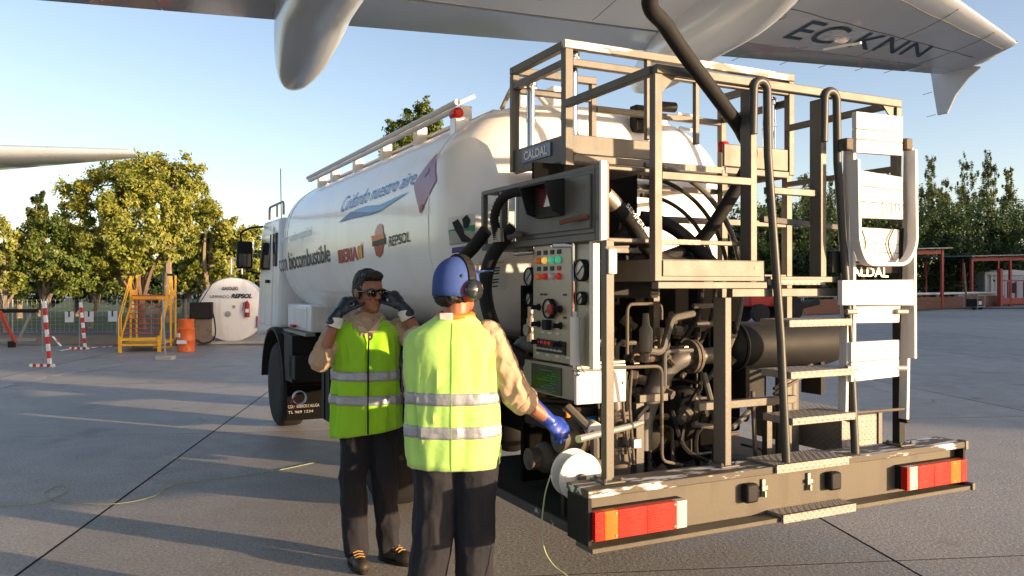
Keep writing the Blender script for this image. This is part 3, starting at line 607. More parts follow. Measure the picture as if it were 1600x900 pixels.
for pts, r in (([(0.204,0.15,1.297),(0.511,0.15,1.292),(0.549,0.2,0.835),(0.71,0.25,0.788)],.008), ([(.42,.3,1.34),(.42,.3,1.58),(.66,.35,1.58),(.66,.35,1.5)],.008), ([(.62,.4,1.34),(.70,.4,1.33),(.80,.45,1.50),(.98,.5,1.52)],.018), ([(.45,.35,1.25),(.42,.34,1.1),(.46,.33,.8)],.007), ([(.48,.35,1.25),(.46,.34,1.1),(.48,.33,.8)],.007), ([(.9,.4,.95),(1.2,.45,.9),(1.5,.6,.98)],.015), ([(1.05,.5,1.2),(1.06,.45,1.05),(1.15,.5,.9),(1.2,.6,.7)],.016), ([(.98,.5,1.56),(1.2,.5,1.56),(1.22,.5,1.47),(1.0,.5,1.46)],.014), ([(1.3,.4,1.1),(1.32,.4,.75),(1.5,.5,.62)],.012), ([(.2,.5,1.08),(.3,.4,.95),(.3,.4,.7)],.022), ([(1.6,.55,1.08),(1.9,.6,1.18),(2.0,.65,1.19)],.01), ([(1.6,.55,1.05),(1.9,.6,1.14),(2.05,.65,1.17)],.01)):
    part('thin_pipe', MB().tube(rounded(pts,.04), r, 8), M['rig'] if r > .01 else M['iron'], bay)
part('air_filter', MB().lathe((.60,.4,1.33),(0,0,1),[(.015,-.04),(.02,0),(.032,.01),(.034,.12),(.02,.14),(.014,.2)],18), M['rig'], bay)
for c_, r_ in (((.28,.55,.92),(.09,.09,.11)),((.22,.75,.78),(.06,.1,.08)),((.25,.35,.80),(.055,.055,.055)),((1.1,.75,.95),(.14,.14,.16)),((.9,.8,.85),(.12,.1,.12))): part('pump_casting', MB().ell(c_, r_).cyl((c_[0]-.1,c_[1],c_[2]),(c_[0]+.1,c_[1],c_[2]),r_[2]*.7), M['iron'] if c_[0] < .3 else M['rig_dark'], bay)
part('meter_body', MB().box(.2,.42,.55,.95,.93,1.06), M['rig_dark'], bay, .01); part('meter_plate', MB().box(.25,.40,.54,.55,.955,1.01), M['blue_text'], bay); part('meter_cap', MB().lathe((.30,.40,.97),(-.3,-1,0),[(.04,-.1),(.04,.0),(.035,.01),(.001,.012)],20), M['bone'], bay)
part('meter_tag', MB().box(.22,.3,.538,.55,1.015,1.045), M['orange_text'], bay)
part('left_pipe', MB().tube(spline([(.3,1.3,1.0),(.2,1.1,1.2),(.19,.96,1.34),(.2,.85,1.36),(.3,.78,1.36)],6), .045, 14).cyl((.19,.97,1.22),(.19,.97,1.25),.08), M['pipe'], bay)
part('small_valve', MB().cyl((.16,.80,1.38),(.16,.80,1.50),.022).cyl((.13,.80,1.44),(.2,.80,1.44),.03).cyl((.16,.80,1.5),(.16,.80,1.56),.016), M['steel'], bay)
bd = MB()
rng = random.Random(4)
for k in range(26):
    a = Vector((rng.uniform(.5,1.3), rng.uniform(.45,1.0), rng.uniform(.65,1.6))); e = a+Vector((rng.uniform(-.25,.25), rng.uniform(-.1,.1), rng.uniform(-.3,.3)))
    bd.tube(spline([a,(a+e)/2+Vector((rng.uniform(-.05,.05),0,rng.uniform(-.08,.08))),e],5), rng.uniform(.006,.016), 6)
hoses_ = part('cable_loom', bd, M['rubber'], bay); hoses_['kind'] = 'stuff'
for k in range(16):
    a = Vector((rng.uniform(.5,1.25), rng.uniform(.5,.95), rng.uniform(.65,1.5))); s_ = rng.uniform(.015,.045)
    part('pipe_fitting', MB().lathe(a, (rng.uniform(-1,1),rng.uniform(-1,0),rng.uniform(-1,1)), [(s_,0),(s_,.04),(s_*.6,.045),(s_*.6,.09)], 6), M['iron'], bay)
part('coiled_pipe', MB().tube([(.26+.09*math.cos(t_*.5), .32+.01*t_*.15, 1.32+.09*math.sin(t_*.5)) for t_ in range(50)], .008, 6), M['steel'], bay)
for k in range(30):
    a = Vector((rng.choice((.48,.55,.68,.9,1.08,1.2,1.33,1.45))+rng.uniform(-.04,.04), rng.uniform(.55,.96), rng.uniform(.68,1.5))); q = [a]; r_ = rng.choice((.007,.009,.012,.018))
    for ax in rng.sample((0,1,2), 3)[:2]+[2]:
        d_ = Vector((0,0,0)); d_[ax] = rng.choice((-1,1))*rng.uniform(.08,.22); q.append(q[-1]+d_)
    q = [Vector((min(1.5,max(.35,p.x)), min(.97,max(.4,p.y)), min(1.56,max(.62,p.z)))) for p in q]
    q = [p for i_, p in enumerate(q) if i_ == 0 or (p-q[i_-1]).length > .02]
    if len(q) < 3: continue
    part('small_pipe', MB().tube(rounded(q,.03), r_, 8), M['iron'] if k % 3 else M['pipe'], bay)
    if r_ > .01: part('pipe_union', MB().cyl(q[1].lerp(q[0],.3), q[1].lerp(q[0],.55), r_*1.7, 6), M['steel'], bay)
# tool box with chequer sides
tl = part('tool_box', MB().box(2.04,2.36,.46,1.2,.68,.9), M['tread'], bevel=.004)
part('box_edge', MB().box(2.34,2.37,.45,.48,.66,.905), M['rig'], tl)
part('right_column', MB().cyl((1.9,.75,.6),(1.9,.75,1.15),.07,20), M['rig'], bay); part('dark_box', MB().box(1.55,1.78,.8,1.1,1.0,1.16), M['black'], bay)
# delivery hose reel and hoses lying in the tray
reel = part('hose_reel', MB().tube([(.80+.66*math.cos(-.9+2.5*k/40), .66, 1.66+.66*math.sin(-.9+2.5*k/40)) for k in range(41)], .016, 8), M['rig'])
for r in (.6,.5): part('reel_ring', MB().tube([(.80+r*math.cos(-.9+2.5*k/40), .70, 1.66+r*math.sin(-.9+2.5*k/40)) for k in range(41)], .012, 8), M['rig_dark'], reel)
part('reel_ring', MB().tube([(.80+.40*math.cos(-.9+2.5*k/40), .70, 1.66+.40*math.sin(-.9+2.5*k/40)) for k in range(41)], .016, 8), M['rubber'], reel)
hs = part('delivery_hose', MB().tube(spline([(0.262,0.2,2.065),(0.382,0.22,1.973),(0.503,0.25,1.848),(0.686,0.3,1.778),(0.928,0.35,1.805)],8), .036, 14), M['rubber'])
part('hose_coupling', MB().cyl((0.227,0.2,2.087),(0.286,0.2,2.04),.04), M['steel'], hs)
for pts in ([(.5,.3,1.76),(.7,.32,1.82),(.9,.4,1.86),(1.0,.6,1.76)], [(.45,.45,1.75),(.7,.5,1.79),(.95,.55,1.8),(1.0,.7,1.74)], [(.9,.2,1.74),(.75,.35,1.95),(.66,.5,2.0),(.55,.6,1.9)]):
    part('hose_bight', MB().tube(spline(pts,6), .034, 12), M['rubber'], hs)
lettering('SEMPERIT', (0.309,0.15,2.033), (0.452,0.19,1.914), (0.323,0.15,2.049), (0.47,0.19,1.926), M['white_text'], hs)
rz = math.radians(26.67); cz, sz_ = math.cos(rz), math.sin(rz)
def to_local(X, Y, Z): dx, dy = X-.313, Y-3.517; return (dx*cz+dy*sz_, -dx*sz_+dy*cz, Z)
hp = [(.95,.55,1.82),(1.04,.42,1.98),(1.182,0.3,2.308),(1.048,0.2,2.437),(0.82,0.08,2.53),(0.63,0,2.622),(0.472,-0.06,2.705),(0.328,-0.12,2.787),(0.186,-0.2,2.856),(.28,-.25,3.1),(.18,-.1,3.5),to_local(.3,3.9,3.97)]
up = part('fuelling_hose', MB().tube(spline(hp,10), .035, 16), M['rubber'])
part('coupling', MB().cyl(to_local(.3,3.9,3.82),to_local(.3,3.9,3.99),.06), M['steel'], up)
# bonding cable reel
rl = MB().cyl((.145,.275,.783),(.145,.285,.783),.113,40).cyl((.145,.35,.79),(.145,.36,.79),.113,40).cyl((.145,.28,.785),(.145,.355,.785),.06,20)
br_ = part('cable_reel', rl, M['bone']); part('reel_hub', MB().cyl((.145,.28,.783),(.145,.255,.783),.018,14), M['iron'], br_); part('reel_bracket', MB().box(.11,.2,.37,.40,.58,.80), M['rig_dark'], br_)

# ------------------------------------------------------------------ folding ladder hung on the rig
lroot = thing('folding_ladder', 'white folded aluminium step ladder hung upright on the truck rear beside the steps', 'ladder', (.313, 3.517, 0), math.radians(26.67))
def lp(name, mb, m='alu', bevel=.003, par=lroot): return mb.build(name, M[m], par, bevel)
for a, b_ in (((1.542,0.01,0.998),(1.606,0.03,2.399)), ((1.997,0.01,0.955),(2.063,0.03,2.41))): lp('side_rail', MB().beam(a, b_, .022, .05))
for a, b_ in (((1.59,0,0.996),(1.59,0,2.344)), ((2.011,-0.03,1.283),(2.032,-0.01,2.391))): lp('side_rail', MB().beam(a, b_, .02, .045))
def panel_(px0, y0, px1, y1, v, yr=None, t=.03):
    (x0a, y0a), (x1a, y1a) = px0, px1
def slab_(a, b_, c_, d_, t=.03, name='step_plate'):
    n = Vector((0,t,0)); P = [Vector(k) for k in (a, b_, c_, d_)]
    return lp(name, MB().hexa([P[0],P[1],P[1]+n,P[0]+n,P[3],P[2],P[2]+n,P[3]+n]))
def plate(a, b_, c_, d_, grooves=(), t=.03, name='step_plate'):
    """tread made of extruded boards: split by thin grooves"""
    P = [Vector(k) for k in (a, b_, c_, d_)]; cuts = [0]+list(grooves)+[1]; n = Vector((0,t,0))
    m_ = MB()
    for g0, g1 in zip(cuts, cuts[1:]):
        g1_ = g1-(.012 if g1 < 1 else 0); A, B = P[0].lerp(P[3],g0), P[1].lerp(P[2],g0); C, D = P[1].lerp(P[2],g1_), P[0].lerp(P[3],g1_)
        m_.hexa([A,B,B+n,A+n,D,C,C+n,D+n])
    return lp(name, m_)
p0 = plate((1.593,-0.03,2.346),(1.936,-0.03,2.354),(1.941,-0.03,2.56),(1.593,-0.03,2.555),(.33,.58))
p1 = plate((1.579,-0.03,2.014),(1.946,-0.03,2.018),(1.941,-0.03,2.24),(1.593,-0.03,2.259),(.35,.68))
plate((1.625,-0.01,1.795),(1.932,-0.01,1.788),(1.937,-0.01,1.965),(1.634,-0.01,1.969),(.3,.55))
plate((1.47,-0.05,1.571),(2,-0.05,1.565),(1.995,-0.05,1.7),(1.47,-0.05,1.696))
plate((1.593,-0.01,1.477),(1.937,-0.01,1.474),(1.947,-0.01,1.562),(1.593,-0.01,1.562))
plate((1.556,-0.03,1.181),(1.911,-0.03,1.192),(1.911,-0.03,1.384),(1.556,-0.03,1.382),(.5,))
loop = rounded([(1.56,-0.05,2.303),(1.564,-0.055,1.883),(1.613,-0.06,1.777),(1.908,-0.06,1.78),(1.988,-0.055,1.876),(1.985,-0.05,2.382)], .12, 8)
lm = MB()
for a, b_ in zip(loop, loop[1:]): lm.beam(a, b_+(b_-a)*.08, .018, .05, up=(0,1,0)) if False else lm.beam(a, b_, .05, .018, up=(b_-a).cross(Vector((0,1,0))))
lp('loop_handle', lm, 'alu', 0)
lp('cross_bar', MB().tube([(1.554,0,1.018),(1.984,0,1.012)], .008, 8), 'iron', 0)
for y in (487, 575):
    lp('hinge', MB().cyl(U(1322,y,v=-.02),U(1338,y,v=-.02),.014), 'steel', 0); lp('hinge', MB().cyl(U(1400,y,v=-.02),U(1416,y,v=-.02),.014), 'steel', 0)
for x in (1322, 1415): lp('corner_bracket', MB().obox(Vector(U(x,226,v=-.02)), (.05,.05,.06)), 'red' if False else 'iron', .006)
lp('foot', MB().obox(Vector((1.997,0.01,0.948)), (.03,.06,.02)), 'black', .004); lp('foot', MB().obox(Vector((1.565,0.01,0.987)), (.03,.06,.02)), 'black', .004)
for xs in ((1346,1352,1347),(1396,1388,1395)):
    lp('strap', MB().tube(spline([U(xs[0],358,v=-.018),U(xs[1],380,v=-.02),U(xs[2],406,v=-.018)],6), .004, 6), 'iron', 0)
gm = mat('pencil marking', (.55,.53,.5), .6)
lettering('7 - B10', (1.654,-0.033,2.04), (1.922,-0.033,2.043), (1.654,-0.033,2.105), (1.922,-0.033,2.111), gm, p1)
lettering('ALUMINIO', (1.715,-0.033,2.029), (1.805,-0.033,2.029), (1.715,-0.033,2.04), (1.805,-0.033,2.041), M['yellow_text'], p1)
part('sign_board', MB().box(1.5,2.02,.04,.055,1.735,1.845), M['rig_dark'], frame, .003)
lettering('CALDAL', (1.577,0.037,1.723), (1.912,0.037,1.714), (1.577,0.037,1.769), (1.912,0.037,1.765), M['white_text'], frame, bold=.02)

# ------------------------------------------------------------------ cables on the ground
M['cord'] = mat('green yellow cord', (.3,.36,.2), .6, 0, .2, 20)
tag(MB().tube([Vector(p) for p in spline([(0.173,3.72,0.818),(0.147,3.72,0.723),(0.132,3.7,0.571),(0.148,3.68,0.486),(0.187,3.66,0.43),(0.246,3.62,0.393),(0.308,3.56,0.31),(0.381,3.4,0.134),(.5,3.2,.01),(.8,3.0,.006)],8)], .0035, 6).build('bonding_cable', M['cord']), 'thin green bonding wire dropping from the white reel to the ground', 'cable')
gp = [(-3.96,6.24),(-3.7,6.3),(-3.6,6.43),(-3.6,6.71),(-3.75,6.88),(-3.74,6.62),(-3.45,6.37),(-3.03,6.31),(-2.83,6.54),(-2.82,6.94),(-2.49,7.15),(-2.17,7.39),(-1.82,7.82)]
tag(MB().tube([Vector((p[0],p[1],.006)) for p in spline([(a,b,0) for a,b in gp],10)], .0032, 6).build('earth_cable', M['cord']), 'pale green earthing wire lying loose on the concrete left of the men', 'cable')

# ------------------------------------------------------------------ people
M['skin'] = mat('skin', (.31,.13,.075), .5, 0, .12, 14, .04, 120); M['skin'].node_tree.nodes['Principled BSDF'].inputs['Subsurface Weight'].default_value = .1
M['skin'].node_tree.nodes['Principled BSDF'].inputs['Subsurface Radius'].default_value = (.012,.004,.002)
M['vest'] = mat('fluorescent vest cloth', (.34,.72,.014), .75, 0, .1, 9, .25, 16, sheen=.2, trans=.12)
M['vest2'] = mat('pale fluorescent vest cloth', (.5,.84,.2), .75, 0, .1, 9, .25, 16, sheen=.2, trans=.12)
M['reflect'] = mat('silver reflective tape', (.36,.38,.42), .4, .3, .35, 24, .4, 20)
M['shirt'] = mat('tan shirt cloth', (.44,.31,.2), .85, 0, .08, 12, .45, 16, sheen=.2)
M['collar_cloth'] = mat('pale khaki collar', (.6,.48,.35), .85, 0, .08, 12)
M['navy'] = mat('navy trouser cloth', (.009,.0095,.016), .9, 0, .25, 12, .5, 14)
M['orange_cloth'] = mat('orange collar cloth', (.8,.2,.02), .8, 0, .1, 12)
M['hair'] = mat('dark hair', (.008,.006,.005), .5, 0, .4, 60, .5, 90)
M['glove_navy'] = mat('navy rubber glove', (.012,.02,.035), .35, 0, .25, 12, .08, 80)
M['glove_blue'] = mat('blue rubber glove', (.02,.055,.36), .32, 0, .15, 12, .08, 90, coat=.3)
M['cuff'] = mat('white glove cuff', (.7,.69,.66), .8, 0, .08, 20)
M['cap'] = mat('blue cap cloth', (.03,.07,.27), .8, 0, .1, 14, .12, 240)
M['boot'] = mat('dark work boot', (.03,.024,.018), .6, 0, .3, 14, .1, 60)
M['lace'] = mat('ochre boot lacing', (.35,.2,.06), .7)
M['lens'] = mat('dark sunglasses', (.004,.004,.005), .06, 0, .1, 5, coat=.8)
M['lip_skin'] = mat('lips', (.36,.14,.1), .5)

def organic(name, mb, m_, parent, voxel=.006, smooth=4, disp=0, dscale=.08, zs=1.0):
    o = mb.build(name, m_, parent)
    r = o.modifiers.new("remesh", 'REMESH'); r.mode = 'VOXEL'; r.voxel_size = voxel; r.use_smooth_shade = True
    if smooth:
        s = o.modifiers.new("smooth", 'SMOOTH'); s.factor = .5; s.iterations = smooth
    o = bake(o)
    if disp:
        me = o.data; n = len(me.vertices); co = np.empty(n*3); no = np.empty(n*3)
        me.vertices.foreach_get('co', co); me.vertices.foreach_get('normal', no); co = co.reshape(-1,3); no = no.reshape(-1,3)
        d = np.array([mnoise.fractal(Vector((c[0],c[1],c[2]*zs))/dscale, .9, 2.0, 2) for c in co])
        # folds: ridged noise
        co += no*((1-np.abs(d)*1.6)*disp - disp*.5)[:,None]; me.vertices.foreach_set('co', co.ravel()); me.update()
    o.data.polygons.foreach_set('use_smooth', [True]*len(o.data.polygons)); return o

def rot_from(x, z):
    """matrix whose columns are x, y, z"""
    x = Vector(x).normalized(); z = Vector(z); z = (z-x*z.dot(x)).normalized(); y = z.cross(x)
    return Matrix((x, y, z)).transposed()

def glove(name, wrist, xdir, zdir, curls, thumb, side, m_, parent, cuff=.07, scale=1.0):
    """x along the fingers, z out of the back of the hand, side = +1 if the thumb is on +y"""
    R = rot_from(xdir, zdir); w_ = Vector(wrist); mb = MB()
    def T(x, y, z): return w_ + R @ (Vector((x, y*side, z))*scale)
    def E_(c, r): mb.ell(T(*c), tuple(k*scale for k in r), R)
    E_((.045,0,0),(.055,.043,.02)); E_((.075,.0,.0),(.03,.045,.019)); E_((.02,0,0),(.035,.032,.022)); E_((.04,.028,-.008),(.035,.02,.018))
    for i, (y0, L) in enumerate(((.034,.072),(.012,.08),(-.011,.074),(-.033,.058))):
        c = curls[i]; p = Vector((.088-.004*abs(i-1), y0, .002)); ang = c*.75; segs = (L*.48, L*.3, L*.26); r = .0105 if i < 3 else .0092
        for k, sl in enumerate(segs):
            q = p + Vector((math.cos(ang)*sl, (y0*.06)*(1 if k == 0 else 0), -math.sin(ang)*sl)); mb.cap(T(*p), T(*q), r*(1-.06*k)*scale, r*(1-.06*(k+1))*scale, 10); p = q; ang += c*(1.0 if k == 0 else .8)
    t0 = Vector((.03,.034,-.006)); t1 = t0+Vector((.035*math.cos(thumb[0]), .035*math.sin(thumb[0]), -.012*thumb[1])); t2 = t1+Vector((.03*math.cos(thumb[0]*.6), .03*math.sin(thumb[0]*.6), -.018*thumb[1])); t3 = t2+Vector((.026*math.cos(thumb[0]*.3), .026*math.sin(thumb[0]*.3), -.016*thumb[1]))
    mb.cap(T(*t0),T(*t1),.0135*scale,.0125*scale,10).cap(T(*t1),T(*t2),.0125*scale,.0115*scale,10).cap(T(*t2),T(*t3),.0115*scale,.0095*scale,10)
    mb.cap(T(-cuff,0,0), T(.01,0,0), .043*scale if cuff > .1 else .038*scale, .03*scale, 14)
    return organic(name, mb, m_, parent, .0038, 2)

def head_shapes(mb, c, fwd, pitch=0.0):
    f = Vector(fwd).normalized(); f.z = pitch; f.normalize(); r = f.cross(Vector((0,0,1))).normalized(); u_ = r.cross(f)
    R = Matrix((r, f, u_)).transposed(); c = Vector(c)
    T = lambda x, y, z: c + R @ Vector((x, y, z))
    E_ = lambda cc_, rr_: mb.ell(T(*cc_), rr_, R, 20, 14)
    E_((0,-.012,.035),(.074,.096,.092)); E_((0,.035,.03),(.062,.058,.07)); E_((0,.03,-.045),(.06,.056,.06)); E_((0,.05,-.075),(.042,.04,.032)); E_((0,.073,-.092),(.024,.02,.018))
    E_((0,-.02,-.03),(.062,.07,.07))
    mb.cap(T(0,.088,.018), T(0,.112,-.018), .009, .0145, 10); E_((.011,.1,-.024),(.01,.012,.008)); E_((-.011,.1,-.024),(.01,.012,.008))
    E_((0,.079,.028),(.05,.016,.011)); E_((.034,.068,-.02),(.022,.02,.018)); E_((-.034,.068,-.02),(.022,.02,.018))
    E_((0,.086,-.052),(.024,.012,.007)); E_((0,.085,-.063),(.02,.012,.008))
    for s in (-1, 1): E_((s*.076,-.012,-.005),(.011,.024,.034)); E_((s*.08,-.018,.008),(.009,.016,.02))
    return T, R

def loft(rings, n, skip=None, exps=2.3):
    """rings: (z, cx, cy, rx, ry, fold) -> grid of points"""
    vs = []; N = len(rings)
    for i, (z, cx, cy, rx, ry, fo) in enumerate(rings):
        for k in range(n):
            a = 2*PI*k/n; c_, s_ = math.cos(a), math.sin(a)
            f = 1 + fo*(math.sin(a*7+z*9+1.3)*.5+math.sin(a*11-z*6)*.3+math.sin(a*4+z*14)*.4)
            dd = mnoise.fractal(Vector((c_*2.6+cx*9, s_*2.6+cy*11, z*2.2)), .8, 2.0, 2); g = (abs(dd)*-1.5+.35)*.026*min(1, fo*60) ; f += g/max(rx,.05)
            vs.append(Vector((cx+rx*f*math.copysign(abs(c_)**(2/exps), c_), cy+ry*f*math.copysign(abs(s_)**(2/exps), s_), z)))
    fs = [(i*n+k, i*n+(k+1) % n, (i+1)*n+(k+1) % n, (i+1)*n+k) for i in range(N-1) for k in range(n) if not (skip and skip(i, k, vs[i*n+k]))]
    return vs, fs
def interp(rings, sub=4):
    out = []
    for a, b_ in zip(rings, rings[1:]):
        for k in range(sub): t = k/sub; out.append(tuple(x*(1-t)+y*t for x, y in zip(a, b_)))
    out.append(rings[-1]); return out
def cloth(name, vs, fs, m_, parent, th=.004):
    mb = MB(); mb.add(vs, fs, True); o = mb.build(name, m_, parent)
    s = o.modifiers.new("thickness", 'SOLIDIFY'); s.thickness = th; s.offset = 1; return o

def boots(P, feet):
    for (x, y, ang) in feet:
        d = Vector((math.sin(ang), -math.cos(ang), 0)); s = Vector((d.y, -d.x, 0)); c = Vector((x, y, 0)); mb = MB()
        R = Matrix((s, d, Vector((0,0,1)))).transposed()
        mb.cap(c-d*.04+Vector((0,0,.05)), c+d*.05+Vector((0,0,.05)), .048, .045).ell(c+d*.11+Vector((0,0,.042)), (.048,.075,.04), R).cap(c-d*.03+Vector((0,0,.05)), c-d*.03+Vector((0,0,.15)), .048, .05).ell(c-d*.045+Vector((0,0,.035)),(.042,.045,.035),R)
        o = organic('boot', mb, M['boot'], P, .006, 2)
        so = MB(); so.lathe(c+d*.04, (0,0,1), [(.05,0.0),(.053,.008),(.05,.022)], 20); 
        me = so; so.v = [tuple(c + R @ Vector((((R.transposed() @ (Vector(v)-c)).x)*.95, ((R.transposed() @ (Vector(v)-c)).y-.04)*2.75+.04, v[2]))) for v in so.v]
        so.build('sole', M['rubber'], o)
        la = MB()
        for k in range(4): q = c+d*(.045+.022*k)+Vector((0,0,.094-.009*k)); la.tube([q-s*.03,q+Vector((0,0,.008)),q+s*.03], .004, 6)
        la.build('laces', M['lace'], o)

# --- the man facing us, hands at his sunglasses (local axes: x right in the picture, y away, z up)
m1 = (-0.9,4.93)
P1 = thing('person', 'person facing us adjusting dark sunglasses with both gloved hands, in zipped yellow vest', 'person', (m1[0], m1[1], 0), 0)
hc1 = (.055, -.03, 1.625); hf1 = (.62, -.78, 0)
bd1 = MB(); T1, R1 = head_shapes(bd1, hc1, hf1, -.05)
bd1.cap((.04,.01,1.45),(.05,-.01,1.56),.062,.056).cap((.03,.02,1.42),(.04,.03,1.12),.12,.13).ell((.03,.02,1.38),(.17,.09,.08)).cap((.04,.03,1.1),(.04,.04,.95),.13,.13)
sR, eR, wR = Vector((-.17,.01,1.40)), Vector((-.21,-.12,1.235)), Vector((-.11,-.125,1.505))
sL, eL, wL = Vector((.225,.05,1.405)), Vector((.385,-.03,1.30)), Vector((.255,-.065,1.545))
bd1.cap(sR,eR,.05,.043).cap(eR,wR,.042,.029).cap(sL,eL,.05,.043).cap(eL,wL,.042,.029)
bd1.cap((-.02,.04,.95),(-.03,.0,.5),.085,.06).cap((-.03,.0,.5),(-.02,.03,.1),.055,.04).cap((.11,.06,.95),(.14,.07,.5),.085,.06).cap((.14,.07,.5),(.16,.11,.1),.055,.04)
organic('body', bd1, M['skin'], P1, .0055, 3)
ms = MB().ell(T1(0,.0925,-.0575), (.023,.008,.0035), R1); ms.build('mouth', M['lip_skin'], P1)
for s in (-1,1):
    e_ = MB().ell(T1(s*.03,.078,.008), (.012,.011,.009), R1); e_.build('eye', M['bone'], P1)
hb = MB()
for c_, r_ in (((0,-.03,.055),(.083,.098,.092)),((0,.03,.1),(.066,.07,.036)),((.06,-.03,.02),(.025,.06,.06)),((-.06,-.03,.02),(.025,.06,.06)),((0,-.075,.0),(.068,.045,.075)),((.03,.065,.105),(.04,.03,.022))): hb.ell(T1(*c_), r_, R1)
organic('hair', hb, M['hair'], P1, .006, 1, .006, .03)
gl = MB()
for s in (-1,1): gl.ell(T1(s*.034,.094,.008), (.036,.014,.025), R1); gl.tube([T1(s*.066,.085,.012),T1(s*.08,.02,.01),T1(s*.078,-.02,.004)], .005, 8)
gl.tube([T1(-.07,.085,.018),T1(0,.106,.02),T1(.07,.085,.018)], .007, 8); gl.build('sunglasses', M['lens'], P1)
gR = glove('glove', wR, (.5,.12,.85), (-.7,-.7,.1), (1.0,1.05,1.1,1.15), (.45,1.2), -1, M['glove_navy'], P1, .05, 1.08)
gL = glove('glove', wL, (-.6,.0,.75), (.75,-.6,.2), (1.0,1.05,1.1,1.15), (.45,1.2), 1, M['glove_navy'], P1, .05, 1.08)
for w_, e in ((wR,eR),(wL,eL)):
    d = (e-w_).normalized(); MB().lathe(w_+d*.015, d, [(.036,0),(.044,.012),(.047,.06),(.043,.062),(.03,.02)], 20).build('glove_cuff', M['cuff'], P1)
sh = MB(); sh.cap((.03,.02,1.40),(.04,.03,1.1),.135,.14).ell((.03,.02,1.37),(.185,.095,.07)).cap(sR+Vector((.03,0,0)),eR,.072,.066).cap(eR,eR.lerp(wR,.14),.066,.06).cap(sL,eL,.068,.06).cap(eL,eL.lerp(wL,.3),.062,.056).cap((.035,.01,1.41),(.04,.0,1.46),.066,.06)
organic('shirt', sh, M['shirt'], P1, .0065, 2, .015, .07)
MB().tube([(.035+.068*math.cos(a),.0+.062*math.sin(a),1.475+.012*math.sin(a)) for a in [2*PI*k/24+.0 for k in range(24)]], .014, 8, closed=True).build('collar', M['orange_cloth'], P1)
for s_ in (-1,1):
    MB().hexa([(.068,-.128,1.395),(.066+s_*.05,-.105,1.45),(.045+s_*.085,-.06,1.478),(.068+s_*.052,-.112,1.40),(.068,-.136,1.40),(.066+s_*.05,-.114,1.456),(.045+s_*.085,-.069,1.486),(.068+s_*.052,-.121,1.405)]).build('shirt_collar', M['collar_cloth'], P1)
MB().tube([(.069,-.126,1.40),(.07,-.132,1.37),(.07,-.136,1.34)], .004, 6).build('placket', M['navy'], P1)
for z in (1.37,1.40): MB().lathe((.072,-.118,z), (0,-1,.2), [(.006,0),(.006,.003),(.001,.004)], 10).build('button', M['cuff'], P1)
tr_ = MB(); tr_.ell((.045,.045,.93),(.165,.115,.12)).cap((-.025,.04,.9),(-.05,.0,.5),.102,.08).cap((-.05,.0,.5),(-.03,.02,.09),.08,.072).cap((.115,.05,.9),(.13,.06,.5),.1,.08).cap((.13,.06,.5),(.155,.1,.09),.078,.07)
organic('trousers', tr_, M['navy'], P1, .0075, 4, .012, .12, .45)
boots(P1, ((-.03,-.0,.45),(.165,.09,.95)))
V1 = interp([(.80,.03,.0,.215,.155,.02),(.90,.03,.0,.21,.155,.03),(1.02,.03,.0,.2,.15,.03),(1.16,.025,.0,.198,.148,.03),(1.28,.022,.0,.2,.142,.02),(1.35,.015,.01,.212,.135,.012),(1.395,.012,.012,.215,.122,.006),(1.425,.018,.01,.195,.108,.004),(1.45,.03,.01,.14,.095,.002),(1.47,.036,.008,.1,.085,0),(1.485,.038,.006,.082,.075,0)], 4)
def tilt1(v): v = v.copy(); return Vector((v.x, v.y-.1*(1.1-v.z)*0.0, v.z+.028*(1 if v.z < .95 else 0)*((v.x-.03)/.2)))
za, xz = 1.345, .07
vs, fs = loft(V1, 72)
side = {}
for i_, p in enumerate(vs):
    w_ = (p.z-za)*.42+.004
    if p.y < .0 and p.z > za and abs(p.x-xz) < w_:
        side[i_] = 1 if p.x > xz else -1
        p.x = xz + side[i_]*w_
def crosses(f): return len({side[k] for k in f if k in side}) == 2
fs = [f for f in fs if not crosses(f)]
vs = [tilt1(v) for v in vs]
vest1 = cloth('safety_vest', vs, fs, M['vest'], P1)
def band(rings, z0, z1, m_, P, vest, grow, tl=None, n=72):
    rs = [r for r in rings]
    def at_z(z):
        for a, b_ in zip(rs, rs[1:]):
            if a[0] <= z <= b_[0]:
                t = (z-a[0])/(b_[0]-a[0]); return tuple(x*(1-t)+y*t for x, y in zip(a, b_))
    R_ = [at_z(z0+(z1-z0)*k/4) for k in range(5)]; R_ = [(z, cx, cy, rx+grow, ry+grow, fo) for z, cx, cy, rx, ry, fo in R_]
    v_, f_ = loft(R_, n)
    if tl: v_ = [tl(q) for q in v_]
    return cloth('reflective_band', v_, f_, m_, vest, .002)
band(V1, .975, 1.03, M['reflect'], P1, vest1, .0045, tilt1); band(V1, 1.115, 1.17, M['reflect'], P1, vest1, .0045, tilt1)
def front_y(z, x):
    for a, b_ in zip(V1, V1[1:]):
        if a[0] <= z <= b_[0]:
            t = (z-a[0])/(b_[0]-a[0]); r = [p*(1-t)+q*t for p, q in zip(a, b_)]; return r[2]-r[4]*(1-abs((x-r[1])/r[3])**2.3)**(1/2.3)
zp = MB().tube([Vector((.07, front_y(z,.07)-.008, z+.006)) for z in [.805+.535*k/20 for k in range(21)]], .005, 8); zp.build('zip', M['black'], vest1)

